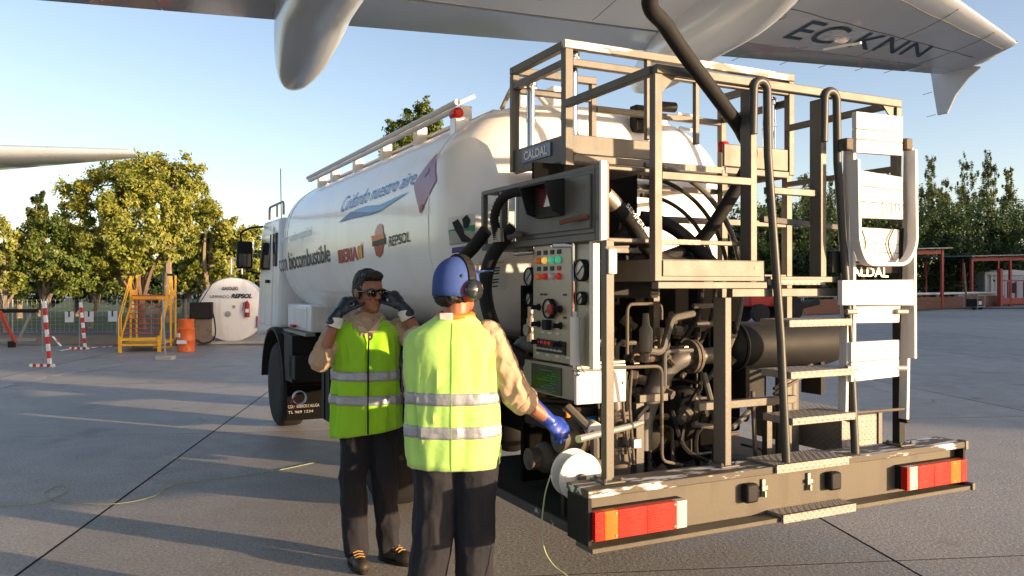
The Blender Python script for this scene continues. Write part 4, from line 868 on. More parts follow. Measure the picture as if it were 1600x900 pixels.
# --- the man with his back to us, hand on the valve lever
m2x, m2y = -.262, 3.80
P2 = thing('person', 'person seen from behind in blue cap and ear defenders, blue glove on the lever', 'person', (m2x, m2y, 0), 0)
hc2 = (.012, .03, 1.66); hf2 = (.72, .69, 0)
bd2 = MB(); T2, R2 = head_shapes(bd2, hc2, hf2, -.06)
bd2.cap((.0,.02,1.47),(.008,.02,1.6),.065,.058).cap((0,.02,1.42),(0,.03,1.12),.12,.13).ell((-.01,.02,1.40),(.17,.09,.08)).cap((0,.03,1.1),(0,.03,.95),.13,.13)
s2, e2, w2 = Vector((.175,.03,1.43)), Vector((.285,.0,1.165)), Vector((.43,.06,1.045))
s3, e3, w3 = Vector((-.165,.05,1.41)), Vector((-.19,.15,1.16)), Vector((-.12,.35,1.1))
bd2.cap(s2,e2,.052,.044).cap(e2,w2,.044,.031).cap(s3,e3,.052,.044).cap(e3,w3,.043,.03)
bd2.cap((-.08,.03,.95),(-.105,.02,.5),.09,.062).cap((-.105,.02,.5),(-.15,.0,.1),.058,.04).cap((.09,.03,.95),(.09,.04,.5),.09,.062).cap((.09,.04,.5),(.085,.05,.1),.058,.04)
organic('body', bd2, M['skin'], P2, .0055, 3)
MB().ell(T2(0,.0925,-.0575), (.023,.008,.0035), R2).build('mouth', M['lip_skin'], P2)
for s in (-1,1): MB().ell(T2(s*.03,.079,.008), (.012,.011,.009), R2).build('eye', M['bone'], P2)
h2 = MB()
for c_, r_ in (((0,-.025,.03),(.078,.09,.08)),((0,-.072,-.035),(.072,.042,.055)),((.062,-.035,-.02),(.022,.05,.05)),((-.062,-.035,-.02),(.022,.05,.05))): h2.ell(T2(*c_), r_, R2)
organic('hair', h2, M['hair'], P2, .006, 1, .012, .022)
cp = MB(); prof = [(.099,-.052),(.1,-.025)]+[(.1*math.cos(a), .118*math.sin(a)) for a in [i*PI/2/10 for i in range(10)]]+[(.001,.118)]
vs_ = []; n_ = 32
for r, h in prof:
    for k in range(n_): a = 2*PI*k/n_; vs_.append(T2(r*math.cos(a)*.95, -.012+r*math.sin(a)*1.12, .022+h*(1 if h > 0 else (1.25 if math.sin(a) < .2 else .1))))
fs_ = [(i*n_+k, i*n_+(k+1) % n_, (i+1)*n_+(k+1) % n_, (i+1)*n_+k) for i in range(len(prof)-1) for k in range(n_)]
capo = cloth('cap', vs_, fs_, M['cap'], P2, .004)
bm2 = []; fs_ = []
for i in range(7):
    t = i/6
    for k in range(13): a = PI*.12+PI*.76*k/12; r = .1+t*.085*math.sin((k/12)*PI)**.6; bm2.append(T2(.9*r*math.cos(a)*.9, .0+r*math.sin(a), .062+.012*t+.014*math.cos((k/12-.5)*2.6)))
fs_ = [(i*13+k, i*13+k+1, (i+1)*13+k+1, (i+1)*13+k) for i in range(6) for k in range(12)]
cloth('cap_brim', bm2, fs_, M['cap'], capo, .005)
for k in range(6):
    a = 2*PI*k/6+.3; MB().tube([T2(.1*.955*math.cos(a)*math.cos(b_), -.012+.1*1.125*math.sin(a)*math.cos(b_), .022+.12*math.sin(b_)) for b_ in [j*PI/2/8 for j in range(9)]], .0022, 6).build('cap_seam', M['cap'], capo)
MB().lathe(T2(.09,-.055,.05), R2 @ Vector((1,-.55,.1)), [(.008,0),(.007,.004),(.001,.005)], 10).build('cap_eyelet', M['glove_navy'], capo)
ed = [T2(.104*math.cos(a), .0, .0+.15*math.sin(a)) for a in [PI*k/18 for k in range(19)]]
hbm = MB()
for a, b_ in zip(ed, ed[1:]): hbm.beam(a, b_+(b_-a)*.1, .045, .012, up=(a+b_)/2-T2(0,0,.0))
ear = hbm.build('ear_defenders', M['black'], P2, .003)
for s in (-1,1):
    MB().lathe(T2(s*.07,.0,-.012), R2 @ Vector((s,0,0)), [(.036,0),(.052,.006),(.055,.018),(.048,.03)], 24, sy=1.0).build('ear_cushion', M['red'], ear)
    MB().lathe(T2(s*.098,.0,-.012), R2 @ Vector((s,0,0)), [(.048,0),(.051,.012),(.045,.03),(.026,.042),(.001,.044)], 24).build('ear_cup', M['glass'], ear)
    MB().tube([T2(s*.097,.01,.06),T2(s*.118,.012,.02),T2(s*.12,.012,-.01)], .0025, 6).build('cup_wire', M['chrome'], ear)
sh2 = MB(); sh2.cap((0,.03,1.36),(0,.03,1.1),.125,.13).ell((-.01,.025,1.385),(.18,.085,.06)).cap(s2-Vector((.03,0,0)),e2,.078,.066).cap(e2,e2.lerp(w2,.22),.066,.06).cap(s3,e3,.075,.064).cap(e3,e3.lerp(w3,.4),.064,.058)
organic('shirt', sh2, M['shirt'], P2, .0065, 2, .016, .075)
cu = e2.lerp(w2,.24); d = (w2-e2).normalized(); MB().lathe(cu-d*.03, d, [(.058,0),(.069,.004),(.071,.03),(.067,.05),(.05,.05)], 22).build('rolled_cuff', M['shirt'], P2, .004)
MB().tube([(.002+.072*math.cos(a),.015+.068*math.sin(a),1.53+.008*math.sin(a)) for a in [2*PI*k/24 for k in range(24)]], .02, 8, closed=True).build('collar', M['orange_cloth'], P2)
MB().obox((-.035,-.068,1.53), (.06,.01,.032), (.1,0,-.15)).build('collar_label', M['cuff'], P2, .003)
tr2 = MB(); tr2.ell((0,.03,.92),(.175,.125,.13)).cap((-.085,.03,.9),(-.105,.015,.5),.112,.092).cap((-.105,.015,.5),(-.16,-.005,.09),.092,.086).cap((.09,.03,.9),(.09,.035,.5),.112,.092).cap((.09,.035,.5),(.085,.05,.09),.09,.082)
organic('trousers', tr2, M['navy'], P2, .0075, 4, .012, .13, .45)
boots(P2, ((-.16,-.0,PI*.9),(.09,.05,-PI*.85)))
V2 = interp([(.845,-.005,.03,.205,.15,.012),(.95,-.01,.03,.212,.155,.02),(1.08,-.012,.025,.215,.155,.022),(1.2,-.015,.02,.214,.15,.02),(1.3,-.015,.02,.214,.148,.018),(1.385,-.015,.02,.214,.14,.014),(1.425,-.015,.02,.21,.128,.01),(1.455,-.015,.02,.19,.112,.004),(1.485,-.01,.018,.14,.095,.002),(1.515,-.003,.018,.1,.083,0),(1.53,0,.018,.085,.078,0)], 4)
vs, fs = loft(V2, 72, None, 2.5)
vest2 = cloth('safety_vest', vs, fs, M['vest2'], P2)
for z0, z1 in ((.985,1.04),(1.135,1.19)):
    R_ = [r for r in V2]
    band_v = None
    def at_z(z):
        for a, b_ in zip(R_, R_[1:]):
            if a[0] <= z <= b_[0]: t = (z-a[0])/(b_[0]-a[0]); return tuple(x*(1-t)+y*t for x, y in zip(a, b_))
    Q = [at_z(z0+(z1-z0)*k/4) for k in range(5)]; Q = [(z,cx,cy,rx+.0045,ry+.0045,fo) for z,cx,cy,rx,ry,fo in Q]; v_, f_ = loft(Q, 72, None, 2.5); cloth('reflective_band', v_, f_, M['reflect'], vest2, .002)
MB().tube([Vector((-.005,v.y-.0065,v.z)) for v in [vs[i*72+54] for i in range(0,len(V2)-6)]], .0012, 5).build('back_seam', M['vest'], vest2)
for sx_, shp in ((1,[(.196,.1,1.2),(.212,.03,1.2),(.208,-.06,1.24),(.19,-.1,1.34),(.17,-.075,1.44),(.165,-.0,1.475),(.17,.09,1.44),(.19,.135,1.34),(.2,.12,1.24)]),(-1,[(.215,.1,1.2),(.236,.03,1.2),(.232,-.06,1.24),(.21,-.1,1.34),(.19,-.075,1.44),(.178,-.0,1.475),(.19,.09,1.44),(.21,.135,1.34),(.22,.12,1.24)])):
    pass
hem = [v for v in vs[:72]]; MB().tube(hem, .004, 6, closed=True).build('hem', M['reflect'], vest2)
glove('glove', w2, (.72,.1,-.62), (.45,-.72,.5), (1.0,1.05,1.1,1.1), (.7,1.1), 1, M['glove_blue'], P2, .13, 1.12)
glove('glove', w3, (.3,.8,-.4), (-.3,-.2,.8), (.5,.55,.6,.6), (.7,1.0), -1, M['glove_blue'], P2, .1, 1.0)

# ------------------------------------------------------------------ airliner: port wing overhead and tailplane
M['wing'] = mat('grey wing paint', (.42,.48,.56), .3, 0, .06, .8, .02, 6, coat=.25, streak=((.3,.29,.27),.35,1.2))
M['wing_grey'] = mat('flap paint', (.29,.35,.43), .18, 0, .06, .8, .03, 4, coat=.6)
M['seam'] = mat('panel seam', (.08,.08,.08), .6)
M['reg'] = mat('navy registration paint', (.035,.065,.11), .6, 0, .05, 4, spec=.15)
plane_ = thing('airliner', 'pale grey airliner wing overhead with flap fairings, wingtip fence and dark registration letters', 'aeroplane', (-2, 6, 0))
PO = Vector((-2, 6, 0))
LAT = Vector((.955,.295,0)); AFT = Vector((-.295,.955,0))
LE0, TE0 = Vector((6.16,10.1,0)), Vector((6.02,11.7,0))
def wing_plane(x, y): return 4.6+.09*((x-6.15)*.955+(y-10.07)*.295)
def yt(x, t=.11): return 5*t*(.2969*math.sqrt(max(x,0))-.126*x-.3516*x*x+.2843*x**3-.1015*x**4)
def low(x): return -.5*yt(x)+.018
def upp(x): return 1.25*yt(x)+.018+.002
def sec(S):
    le = LE0-Vector((.666,.746,0))*(S/.856); te = TE0-Vector((.858,.513,0))*(S/.971); return le, te
def wpt(S, x, up_):
    le, te = sec(S); c = (te-le).length; p = le.lerp(te, x); tap = 1 if S > 0.05 else .9
    return Vector((p.x, p.y, wing_plane(p.x, p.y)+c*(upp(x) if up_ else low(x))*tap))
def low_z(p):
    S = -(p-LE0).dot(LAT)
    for _ in range(3):
        le, te = sec(S); f = max(.02, min(.98, (p-le).dot((te-le).normalized())/(te-le).length)); q = le.lerp(te, f); S -= (p-q).dot(LAT)
    return wpt(S, f, False).z
def wloft(name, Ss, x0, x1, m_, drop=0.0, par=plane_, n=14):
    vs = []; xs = [x0+(x1-x0)*(.5-.5*math.cos(PI*i/n)) for i in range(n+1)]; R_ = 2*(n+1)
    for S in Ss:
        vs += [wpt(S,x,True)-PO-Vector((0,0,drop)) for x in xs[::-1]] + [wpt(S,x,False)-PO-Vector((0,0,drop)) for x in xs]
    fs = [(i*R_+k, i*R_+(k+1) % R_, (i+1)*R_+(k+1) % R_, (i+1)*R_+k) for i in range(len(Ss)-1) for k in range(R_)]
    fs += [tuple(range(R_))[::-1], tuple(range((len(Ss)-1)*R_, len(Ss)*R_))]
    mb = MB(); mb.add(vs, fs, True); return mb.build(name, m_, par)
Sall = [0,.6,1.5,3,4.5,6,8,10,12,15]
wing = wloft('wing', Sall, 0, .775, M['wing'])
wloft('aileron', [.75,2,3,4.15], .782, 1.0, M['wing_grey'], .004); wloft('flap', [4.2,6,8,9.9], .782, 1.0, M['wing_grey'], .012); wloft('flap', [9.905,12,15], .782, 1.0, M['wing_grey'], .012)
wloft('tip_edge', [0,.7], .782, 1.0, M['wing'])
# rounded tip cap
tm = MB(); vs = []; xs = [i/12 for i in range(13)]
for j in range(5):
    g = math.sin(j/4*PI/2); h = math.cos(j/4*PI/2)
    for up_ in (True, False):
        for x in (xs[::-1] if up_ else xs):
            p = wpt(0, x, up_); mid = (wpt(0,x,True)+wpt(0,x,False))/2; q = mid+(p-mid)*h + LAT*g*.34*min(1, x*1.7+.1)*1.0 + Vector((0,0,.03*g)); vs.append(q-PO)
fs = [(j*26+k, j*26+(k+1) % 26, (j+1)*26+(k+1) % 26, (j+1)*26+k) for j in range(4) for k in range(26)]
tm.add(vs, fs, True); tm.build('wing_tip', M['wing'], plane_)
fence_pts = [(6.312,11.15,4.619),(6.277,11.4,4.527),(6.219,11.62,4.348),(6.17,11.75,4.115),(6.121,11.92,4.122),(6.066,11.92,4.491),(6,11.88,4.739),(6.063,11.7,4.801)]
tm = MB(); tm.prism([Vector(p)-PO for p in fence_pts], LAT*.035); tm.prism([Vector(p)-PO+Vector((0,0,0)) for p in [(6.36,11.15,4.7),(6.2,11.7,4.7),(6.1,12.0,5.2),(6.12,11.9,5.25)]], LAT*.035)
tm.build('wingtip_fence', M['wing'], plane_, .008)
def fairing(tip, L, hw, dep, name='flap_fairing', AFT=AFT):
    vs = []; n = 24; N = 22; tip = Vector(tip)
    for i in range(N+1):
        f = i/N; c = tip-AFT*(L*f); wz = low_z(Vector((c.x,c.y,0))) if f > .15 else None
        prof = (1-(1-min(f/.5,1))**2.3)**.6; fore = 1 if f < .6 else math.cos((f-.6)/.4*PI/2*.95)**.7
        zc0 = tip.z+.10; zc1 = low_z(Vector((tip.x-AFT.x*L*.45, tip.y-AFT.y*L*.45, 0)))-.02; zc = zc0+(zc1-zc0)*min(1, f/.45) if f < .45 else low_z(Vector((c.x,c.y,0)))-.02
        for k in range(n):
            a = 2*PI*k/n; c_, s_ = math.cos(a), math.sin(a); e = 2/2.5
            q = c + LAT*(hw*prof*fore*math.copysign(abs(c_)**e, c_)); q.z = zc + (dep if s_ < 0 else .16)*prof*fore*math.copysign(abs(s_)**e, s_); vs.append(q-PO)
    fs = [(i*n+k, i*n+(k+1) % n, (i+1)*n+(k+1) % n, (i+1)*n+k) for i in range(N) for k in range(n)]+[tuple(range(N*n,(N+1)*n))]
    mb = MB(); mb.add(vs, fs, True); return mb.build(name, M['wing'], plane_)
fairing((-2.066,7.7,3.445), 4.2, .27, .36, AFT=Vector((-.36,.933,0))); fairing((1.411,9.6,3.868), 4.2, .29, .36, AFT=Vector((-.19,.982,0)))
def on_wing(p): q = p.copy(); q.z = low_z(Vector((p.x,p.y,0)))-.008; return q-PO
lettering('EC-KNN', (2.837,8.694,4.279), (5.045,10.257,4.51), (2.926,7.998,4.268), (4.917,9.619,4.482), M['reg'], plane_, proj=on_wing, bold=.0, space=1.0)
for x, S0, S1 in ((.13,.1,12),(.40,.3,9)):
    tm = MB(); tm.tube([wpt(S0+(S1-S0)*k/40,x+.004*math.sin(k*1.7),False)-PO for k in range(41)], .006, 5); tm.build('panel_seam', M['seam'], plane_)
for S in (.9,2.2,4.4,6.2):
    tm = MB(); tm.tube([wpt(S,.02+.74*k/12,False)-PO for k in range(13)], .004, 5); tm.build('panel_seam', M['seam'], plane_)
for S in (1.0,1.6,2.3,3.0,3.8):
    p = wpt(S,1.0,False)-PO; tm = MB(); tm.tube([p,p+AFT*.16+Vector((0,0,-.0))], .004, 5); tm.build('static_wick', M['seam'], plane_)
for f in ((6.037,11.9,4.449),(6.103,11.92,4.131)):
    p = Vector(f)-PO; tm = MB(); tm.tube([p,p+AFT*.17], .004, 5); tm.build('static_wick', M['seam'], plane_)
tm = MB(); a = on_wing(Vector((3.49,9.265,4.35))); b_ = on_wing(Vector((3.671,8.709,4.351))); tm.tube([a+Vector((0,0,-.03)),b_+Vector((0,0,-.1))], .014, 8); tm.ell(a.lerp(b_,.5),(.08,.05,.03)); tm.build('drain_mast', M['paper'], plane_)
for S, x in ((5.5,.3),(6.5,.45),(7.5,.3),(8.6,.45),(4.6,.5)):
    q = wpt(S,x,False)-PO; tm = MB(); tm.tube([q+(LAT*math.cos(t_)*.3+AFT*math.sin(t_)*.16)+Vector((0,0,-.003)) for t_ in [2*PI*k/28 for k in range(28)]], .004, 5, closed=True); tm.build('access_panel', M['seam'], plane_)
# tailplane, far aft
def tail_sec(le, te, t): 
    le, te = Vector(le), Vector(te); c = (te-le).length; n = 10; xs = [.5-.5*math.cos(PI*i/n) for i in range(n+1)]
    return [le.lerp(te,x)-PO+Vector((0,0,yt(x,t)*c)) for x in xs[::-1]]+[le.lerp(te,x)-PO-Vector((0,0,yt(x,t)*c)) for x in xs]
a0, a1, b0, b1 = Vector((-11.137,18,4.635)), Vector((-9.513,20.5,4.999)), Vector((-13.179,21.3,4.635)), Vector((-10.176,22.3,5.102))
secs = [tail_sec(a0-(a1-a0)*1.2, b0-(b1-b0)*1.2,.1), tail_sec(a0,b0,.1), tail_sec(a1,b1,.1), tail_sec(a1.lerp(b1,.3)+LAT*.14,b1.lerp(a1,.1)+LAT*.12,.02)]
vs = sum(secs, []); R_ = 22; fs = [(i*R_+k, i*R_+(k+1) % R_, (i+1)*R_+(k+1) % R_, (i+1)*R_+k) for i in range(3) for k in range(R_)]+[tuple(range(R_))[::-1], tuple(range(3*R_,4*R_))]
tm = MB(); tm.add(vs, fs, True); tm.build('tailplane', M['wing'], plane_)

# ------------------------------------------------------------------ apron of concrete slabs, verge, lawn
def concrete(name, c1, c2, c3):
    m = bpy.data.materials.new(name); m.use_nodes = True; N = m.node_tree.nodes; L = m.node_tree.links; b = N['Principled BSDF']
    pos = N.new('ShaderNodeNewGeometry').outputs['Position']; oi = N.new('ShaderNodeObjectInfo')
    def noise(scale, detail=5, rough=.6, sx=(1,1,1)):
        mp = N.new('ShaderNodeMapping'); mp.inputs['Scale'].default_value = sx; L.new(pos, mp.inputs[0]); n = N.new('ShaderNodeTexNoise'); n.inputs['Scale'].default_value = scale; n.inputs['Detail'].default_value = detail; n.inputs['Roughness'].default_value = rough; L.new(mp.outputs[0], n.inputs['Vector']); return n.outputs['Fac']
    def rng_(f, a, b_, c=0, d=1): r = N.new('ShaderNodeMapRange'); r.inputs[1].default_value = a; r.inputs[2].default_value = b_; r.inputs[3].default_value = c; r.inputs[4].default_value = d; L.new(f, r.inputs[0]); return r.outputs[0]
    def mix(f, A, B):
        x = N.new('ShaderNodeMix'); x.data_type = 'RGBA'
        if isinstance(f, float): x.inputs['Factor'].default_value = f
        else: L.new(f, x.inputs['Factor'])
        for k, v in (('A',A),('B',B)):
            if isinstance(v, tuple): x.inputs[k].default_value = v+(1,)
            else: L.new(v, x.inputs[k])
        return x.outputs['Result']
    o = mix(rng_(noise(.35,6),.35,.7), c1, c2); o = mix(rng_(noise(.11,4),.45,.65,0,.5), o, tuple(k*.72 for k in c1))
    o = mix(rng_(noise(1.6,6,.7,(1,.25,1)),.5,.78,0,.45), o, c3)                      # tyre-polished streaks
    o = mix(rng_(noise(42,4,.75),.44,.6,0,.7), o, tuple(k*.55 for k in c1))          # aggregate, dark grains
    o = mix(rng_(noise(60,3,.7),.56,.66,0,.6), o, tuple(min(1,k*1.7) for k in c2))     # aggregate, pale grains
    o = mix(rng_(noise(.9,4),.6,.7,0,.5), o, tuple(k*.4 for k in c1))              # oil stains
    mpv = N.new('ShaderNodeMapping'); L.new(pos, mpv.inputs[0]); nz = N.new('ShaderNodeTexNoise'); nz.inputs['Scale'].default_value = 1.4; nz.inputs['Detail'].default_value = 6; L.new(mpv.outputs[0], nz.inputs['Vector'])
    va_ = N.new('ShaderNodeVectorMath'); va_.operation = 'MULTIPLY_ADD'; L.new(nz.outputs['Color'], va_.inputs[0]); va_.inputs[1].default_value = (1.2,1.2,0); L.new(pos, va_.inputs[2])
    vo = N.new('ShaderNodeTexVoronoi'); vo.feature = 'DISTANCE_TO_EDGE'; vo.inputs['Scale'].default_value = .21; L.new(va_.outputs[0], vo.inputs['Vector'])
    cr = N.new('ShaderNodeMath'); cr.operation = 'MULTIPLY'; L.new(rng_(vo.outputs['Distance'],.0006,.0022,.75,0), cr.inputs[0]); L.new(rng_(noise(.25,3),.5,.6), cr.inputs[1]); o = mix(cr.outputs[0], o, tuple(k*.25 for k in c1))
    r = N.new('ShaderNodeMapRange'); L.new(oi.outputs['Random'], r.inputs[0]); r.inputs[3].default_value = .86; r.inputs[4].default_value = 1.12
    hs = N.new('ShaderNodeHueSaturation'); L.new(o, hs.inputs['Color']); L.new(r.outputs[0], hs.inputs['Value']); L.new(hs.outputs[0], b.inputs['Base Color'])
    L.new(rng_(noise(2.5,5),.3,.7,.38,.62), b.inputs['Roughness']); b.inputs['Specular IOR Level'].default_value = .5
    bp = N.new('ShaderNodeBump'); bp.inputs['Strength'].default_value = .9; bp.inputs['Distance'].default_value = .016; L.new(noise(38,5,.7), bp.inputs['Height']); L.new(bp.outputs[0], b.inputs['Normal']); return m
M['concrete'] = concrete('worn apron concrete', (.3,.283,.265), (.38,.36,.335), (.23,.22,.212))
M['joint'] = mat('tarred joint', (.03,.029,.029), .9, 0, .3, 20, .1, 40, world=True, spec=.05)
def sheet(name, pts, z, m_, sub=1):
    mb = MB(); mb.sheet([(x,y,z) for x, y in pts]); o = mb.build(name, m_); o['kind'] = 'structure'; return o
apron = sheet('ground', [(-600,-200),(600,-200),(600,900),(-600,900)], -.03, M['concrete'])
J = Vector((-.118,.993,0)); K = Vector((.993,.118,0)); SW, SL = 5.17, 5.0
O0 = Vector((-2.86,4.81,0)); tj = ((-5.64-O0.x)*J.x+(9.11-O0.y)*J.y); ang = math.atan2(K.y, K.x)
sheet('joint_filler', [tuple((O0+K*(a*SW)+J*(tj+b_*SL))[:2]) for a, b_ in ((-7.5,-4.5),(10.5,-4.5),(10.5,9.5),(-7.5,9.5))], -.0025, M['joint']).parent = apron
jr = random.Random(3)
def slab_mesh():
    mb = MB(); hx, hy, c_ = SW/2-.008, SL/2-.004, .002
    ring = lambda ix, z: [(-hx+ix,-hy+ix,z),(hx-ix,-hy+ix,z),(hx-ix,hy-ix,z),(-hx+ix,hy-ix,z)]
    vs = ring(0,-.06)+ring(0,-c_)+ring(c_,0); fs = [(8,9,10,11)]+[(r*4+k, r*4+(k+1) % 4, (r+1)*4+(k+1) % 4, (r+1)*4+k) for r in range(2) for k in range(4)]
    mb.add(vs, fs); mb.mi = [0]+[1]*8; return mb.mesh('slab', [M['concrete'], M['joint']])
sm = slab_mesh()
for i in range(-7, 10):
    for j in range(-4, 9):
        o = bpy.data.objects.new('slab', sm); col.objects.link(o); o.parent = apron
        c = O0+K*((i+.5)*SW)+J*(tj+(j+.5)*SL); o.location = (c.x, c.y, jr.uniform(-.0008,.0)); o.rotation_euler = (0, 0, ang)
M['line'] = mat('faded white line paint', (.5,.49,.47), .7, 0, .2, 8, .1, 60, world=True, wear=((.2,.19,.175),.45,6))
for px0, py0 in ((0,606),(28,600.5),(55,595),(80,590),(103,585),(124,580.5),(143,576.5),(160,573),(175,570)): pass
pts_ = [Vector((-8.4,13.41)+(0,)), Vector((-8.41,14.69)+(0,)), Vector((-8.41,16.11)+(0,)), Vector((-8.31,17.56)+(0,))]
sp = spline(pts_, 6); mk = None
mkroot = bpy.data.objects.new('road_marking', None); col.objects.link(mkroot); mkroot['kind'] = 'structure'; mkroot.location = (0,0,0)
for k in range(len(sp)-1):
    a, b_ = sp[k], sp[k+1]; d = (b_-a); n = Vector((-d.y,d.x,0)).normalized()*.09
    mb = MB(); q = a+d*.82; mb.sheet([(p.x,p.y,.005) for p in (a-n,q-n,q+n,a+n)]); mb.build('dash', M['line'], mkroot)
M['dirt'] = mat('dry verge soil', (.25,.17,.1), .9, 0, .3, 3, .5, 20, world=True, wear=((.12,.1,.05),.4,2))
M['grass'] = mat('lawn', (.06,.1,.02), .9, 0, .4, 2, .6, 30, world=True, wear=((.16,.13,.05),.35,.6))
M['road'] = mat('asphalt path', (.1,.1,.1), .7, 0, .15, 3, .3, 40, world=True)
sheet('verge', [(-60,22.3),(-4.5,23.2),(-4.2,28),(-60,27)], .012, M['dirt'])
sheet('path', [(-60,27),(-4.2,28),(0,31),(-60,30)], .016, M['road'])
sheet('lawn', [(-120,30),(0,31),(4,60),(20,110),(-120,110)], .012, M['grass'])
sheet('field', [(14,44.5),(24.5,51.5),(41,69),(160,200),(160,260),(-20,260),(-10,120),(4,60)], .014, M['grass'])

# ------------------------------------------------------------------ vegetation
def leaf_mat(name, cs, rough=.6, tr_=.35):
    m = bpy.data.materials.new(name); m.use_nodes = True; N = m.node_tree.nodes; L = m.node_tree.links; b = N['Principled BSDF']; b.inputs['Roughness'].default_value = rough
    g = N.new('ShaderNodeNewGeometry'); r = N.new('ShaderNodeValToRGB'); e = r.color_ramp.elements; e[0].color = cs[0]+(1,); e[1].color = cs[-1]+(1,)
    for i, c in enumerate(cs[1:-1]): x = e.new((i+1)/(len(cs)-1)); x.color = c+(1,)
    n = N.new('ShaderNodeTexNoise'); n.inputs['Scale'].default_value = .9; n.inputs['Detail'].default_value = 3; L.new(g.outputs['Position'], n.inputs['Vector'])
    ad = N.new('ShaderNodeMath'); ad.operation = 'MULTIPLY_ADD'; L.new(g.outputs['Random Per Island'], ad.inputs[0]); ad.inputs[1].default_value = .55
    ad2 = N.new('ShaderNodeMath'); ad2.operation = 'MULTIPLY_ADD'; L.new(n.outputs['Fac'], ad2.inputs[0]); ad2.inputs[1].default_value = 1.3; ad2.inputs[2].default_value = -.42
    L.new(ad2.outputs[0], ad.inputs[2]); L.new(ad.outputs[0], r.inputs[0]); L.new(r.outputs[0], b.inputs['Base Color'])
    t = N.new('ShaderNodeBsdfTranslucent'); L.new(r.outputs[0], t.inputs['Color']); ms = N.new('ShaderNodeMixShader'); ms.inputs[0].default_value = tr_
    L.new(b.outputs[0], ms.inputs[1]); L.new(t.outputs[0], ms.inputs[2]); L.new(ms.outputs[0], N['Material Output'].inputs['Surface']); return m
M['leaf_gold'] = leaf_mat('golden green leaves', [(.12,.16,.03),(.22,.265,.045),(.33,.34,.06),(.43,.39,.1)])
M['leaf_green'] = leaf_mat('green leaves', [(.06,.11,.022),(.11,.17,.03),(.19,.23,.04),(.28,.26,.06)])
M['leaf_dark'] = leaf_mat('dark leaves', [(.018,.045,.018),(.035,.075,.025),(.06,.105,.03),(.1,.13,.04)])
M['leaf_poplar'] = leaf_mat('poplar leaves', [(.04,.07,.022),(.075,.11,.03),(.12,.15,.04),(.17,.18,.05)])
M['bark'] = mat('grey bark', (.2,.16,.12), .9, 0, .35, 6, .5, 14, wear=((.38,.34,.28),.4,4))
M['bark_red'] = mat('reddish bark', (.15,.1,.07), .9, 0, .3, 6, .5, 14)
def leaves(name, pts, size, m_, parent, rs, droop=0):
    n = len(pts); c0 = pts.mean(0); nr = (pts-c0)/np.linalg.norm(pts-c0,axis=1)[:,None]*.8 + rs.normal(size=(n,3))*.6 + np.array([0,0,.25]); r = rs.normal(size=(n,3))
    a = np.cross(nr, r); a /= np.linalg.norm(a,axis=1)[:,None]; b_ = np.cross(a, nr); b_ /= np.linalg.norm(b_,axis=1)[:,None]; s = size*rs.uniform(.6,1.4,(n,1)); asp = rs.uniform(.35,.6,(n,1))
    V = np.stack([pts-a*s, pts+b_*s*asp-a*s*.1, pts+a*s, pts-b_*s*asp-a*s*.1], axis=1).reshape(-1,3)
    me = bpy.data.meshes.new(name); me.vertices.add(4*n); me.vertices.foreach_set('co', V.ravel().astype(np.float32)); me.loops.add(4*n); me.loops.foreach_set('vertex_index', np.arange(4*n, dtype=np.int32))
    me.polygons.add(n); me.polygons.foreach_set('loop_start', np.arange(0,4*n,4,dtype=np.int32)); me.polygons.foreach_set('loop_total', np.full(n,4,dtype=np.int32)); me.materials.append(m_); me.update(calc_edges=True)
    o = bpy.data.objects.new(name, me); col.objects.link(o); o.parent = parent; return o
def tree(name, label, base, blobs, n, size, m_, bark='bark', trunk_r=.18, seed=1, limbs=7, fork=.35, lean=0, group=None):
    """blobs: (dx, dy, z, rx, rz) lumps of the crown relative to the base"""
    rs = np.random.RandomState(seed); t = thing(name, label, 'tree', (base[0], base[1], 0), 0, group); P = []
    w_ = np.array([b_[3]*b_[3]*b_[4] for b_ in blobs])**.8; w_ = w_/w_.sum()
    for b_, f in zip(blobs, w_):
        k = int(n*f); sub = max(9, int(26*b_[3])); cs = rs.normal(size=(sub,3)); cs /= np.linalg.norm(cs,axis=1)[:,None]; cs *= rs.uniform(.35,1.12,(sub,1))
        ids = rs.randint(0, sub, k); q = cs[ids]+rs.normal(size=(k,3))*rs.uniform(.05,.14,(sub,1))[ids]
        P.append(np.array([b_[0],b_[1],b_[2]])+q*np.array([b_[3],b_[3]*.9,b_[4]]))
    P = np.concatenate(P); P = P[P[:,2] > .15]
    leaves('crown', P, size, m_, t, rs)
    zmin = min(b_[2] for b_ in blobs); top = max(b_[2] for b_ in blobs); mb = MB(); zf = max(.8, zmin*fork+.3)
    mb.tube([(0,0,-.05),(lean*.3,0,zf*.5),(lean,0,zf),(lean*1.4,0,zf+(top-zf)*.35)], [trunk_r*1.25,trunk_r,trunk_r*.8,.02], 9)
    for k in range(limbs):
        b_ = blobs[k % len(blobs)]; e = Vector((b_[0]+rs.uniform(-.4,.4)*b_[3], b_[1]+rs.uniform(-.4,.4)*b_[3], b_[2]+rs.uniform(-.2,.5)*b_[4])); s0 = Vector((lean,0,zf*rs.uniform(.8,1.3)))
        mid = s0.lerp(e,.5)+Vector((rs.uniform(-.2,.2),rs.uniform(-.2,.2),rs.uniform(0,.35))); pts = spline([s0,mid,e],5); mb.tube(pts, [trunk_r*.6*(1-i/len(pts))+.012 for i in range(len(pts))], 6)
    mb.build('trunk', M[bark], t); return t
def blobs_from_px(base, px_blobs, Y, sq_=1.0):
    """lumps given by their place (px, py, half width px, half height px) at depth Y"""
    out = []
    for (x, y, rx, rz) in px_blobs:
        out.append(((x-800)/1293*Y-base[0], random.uniform(-.25,.25)*rx/1293*Y*2, 1.67-(y-446)/1293*Y, rx/1293*Y, rz/1293*Y))
    return out
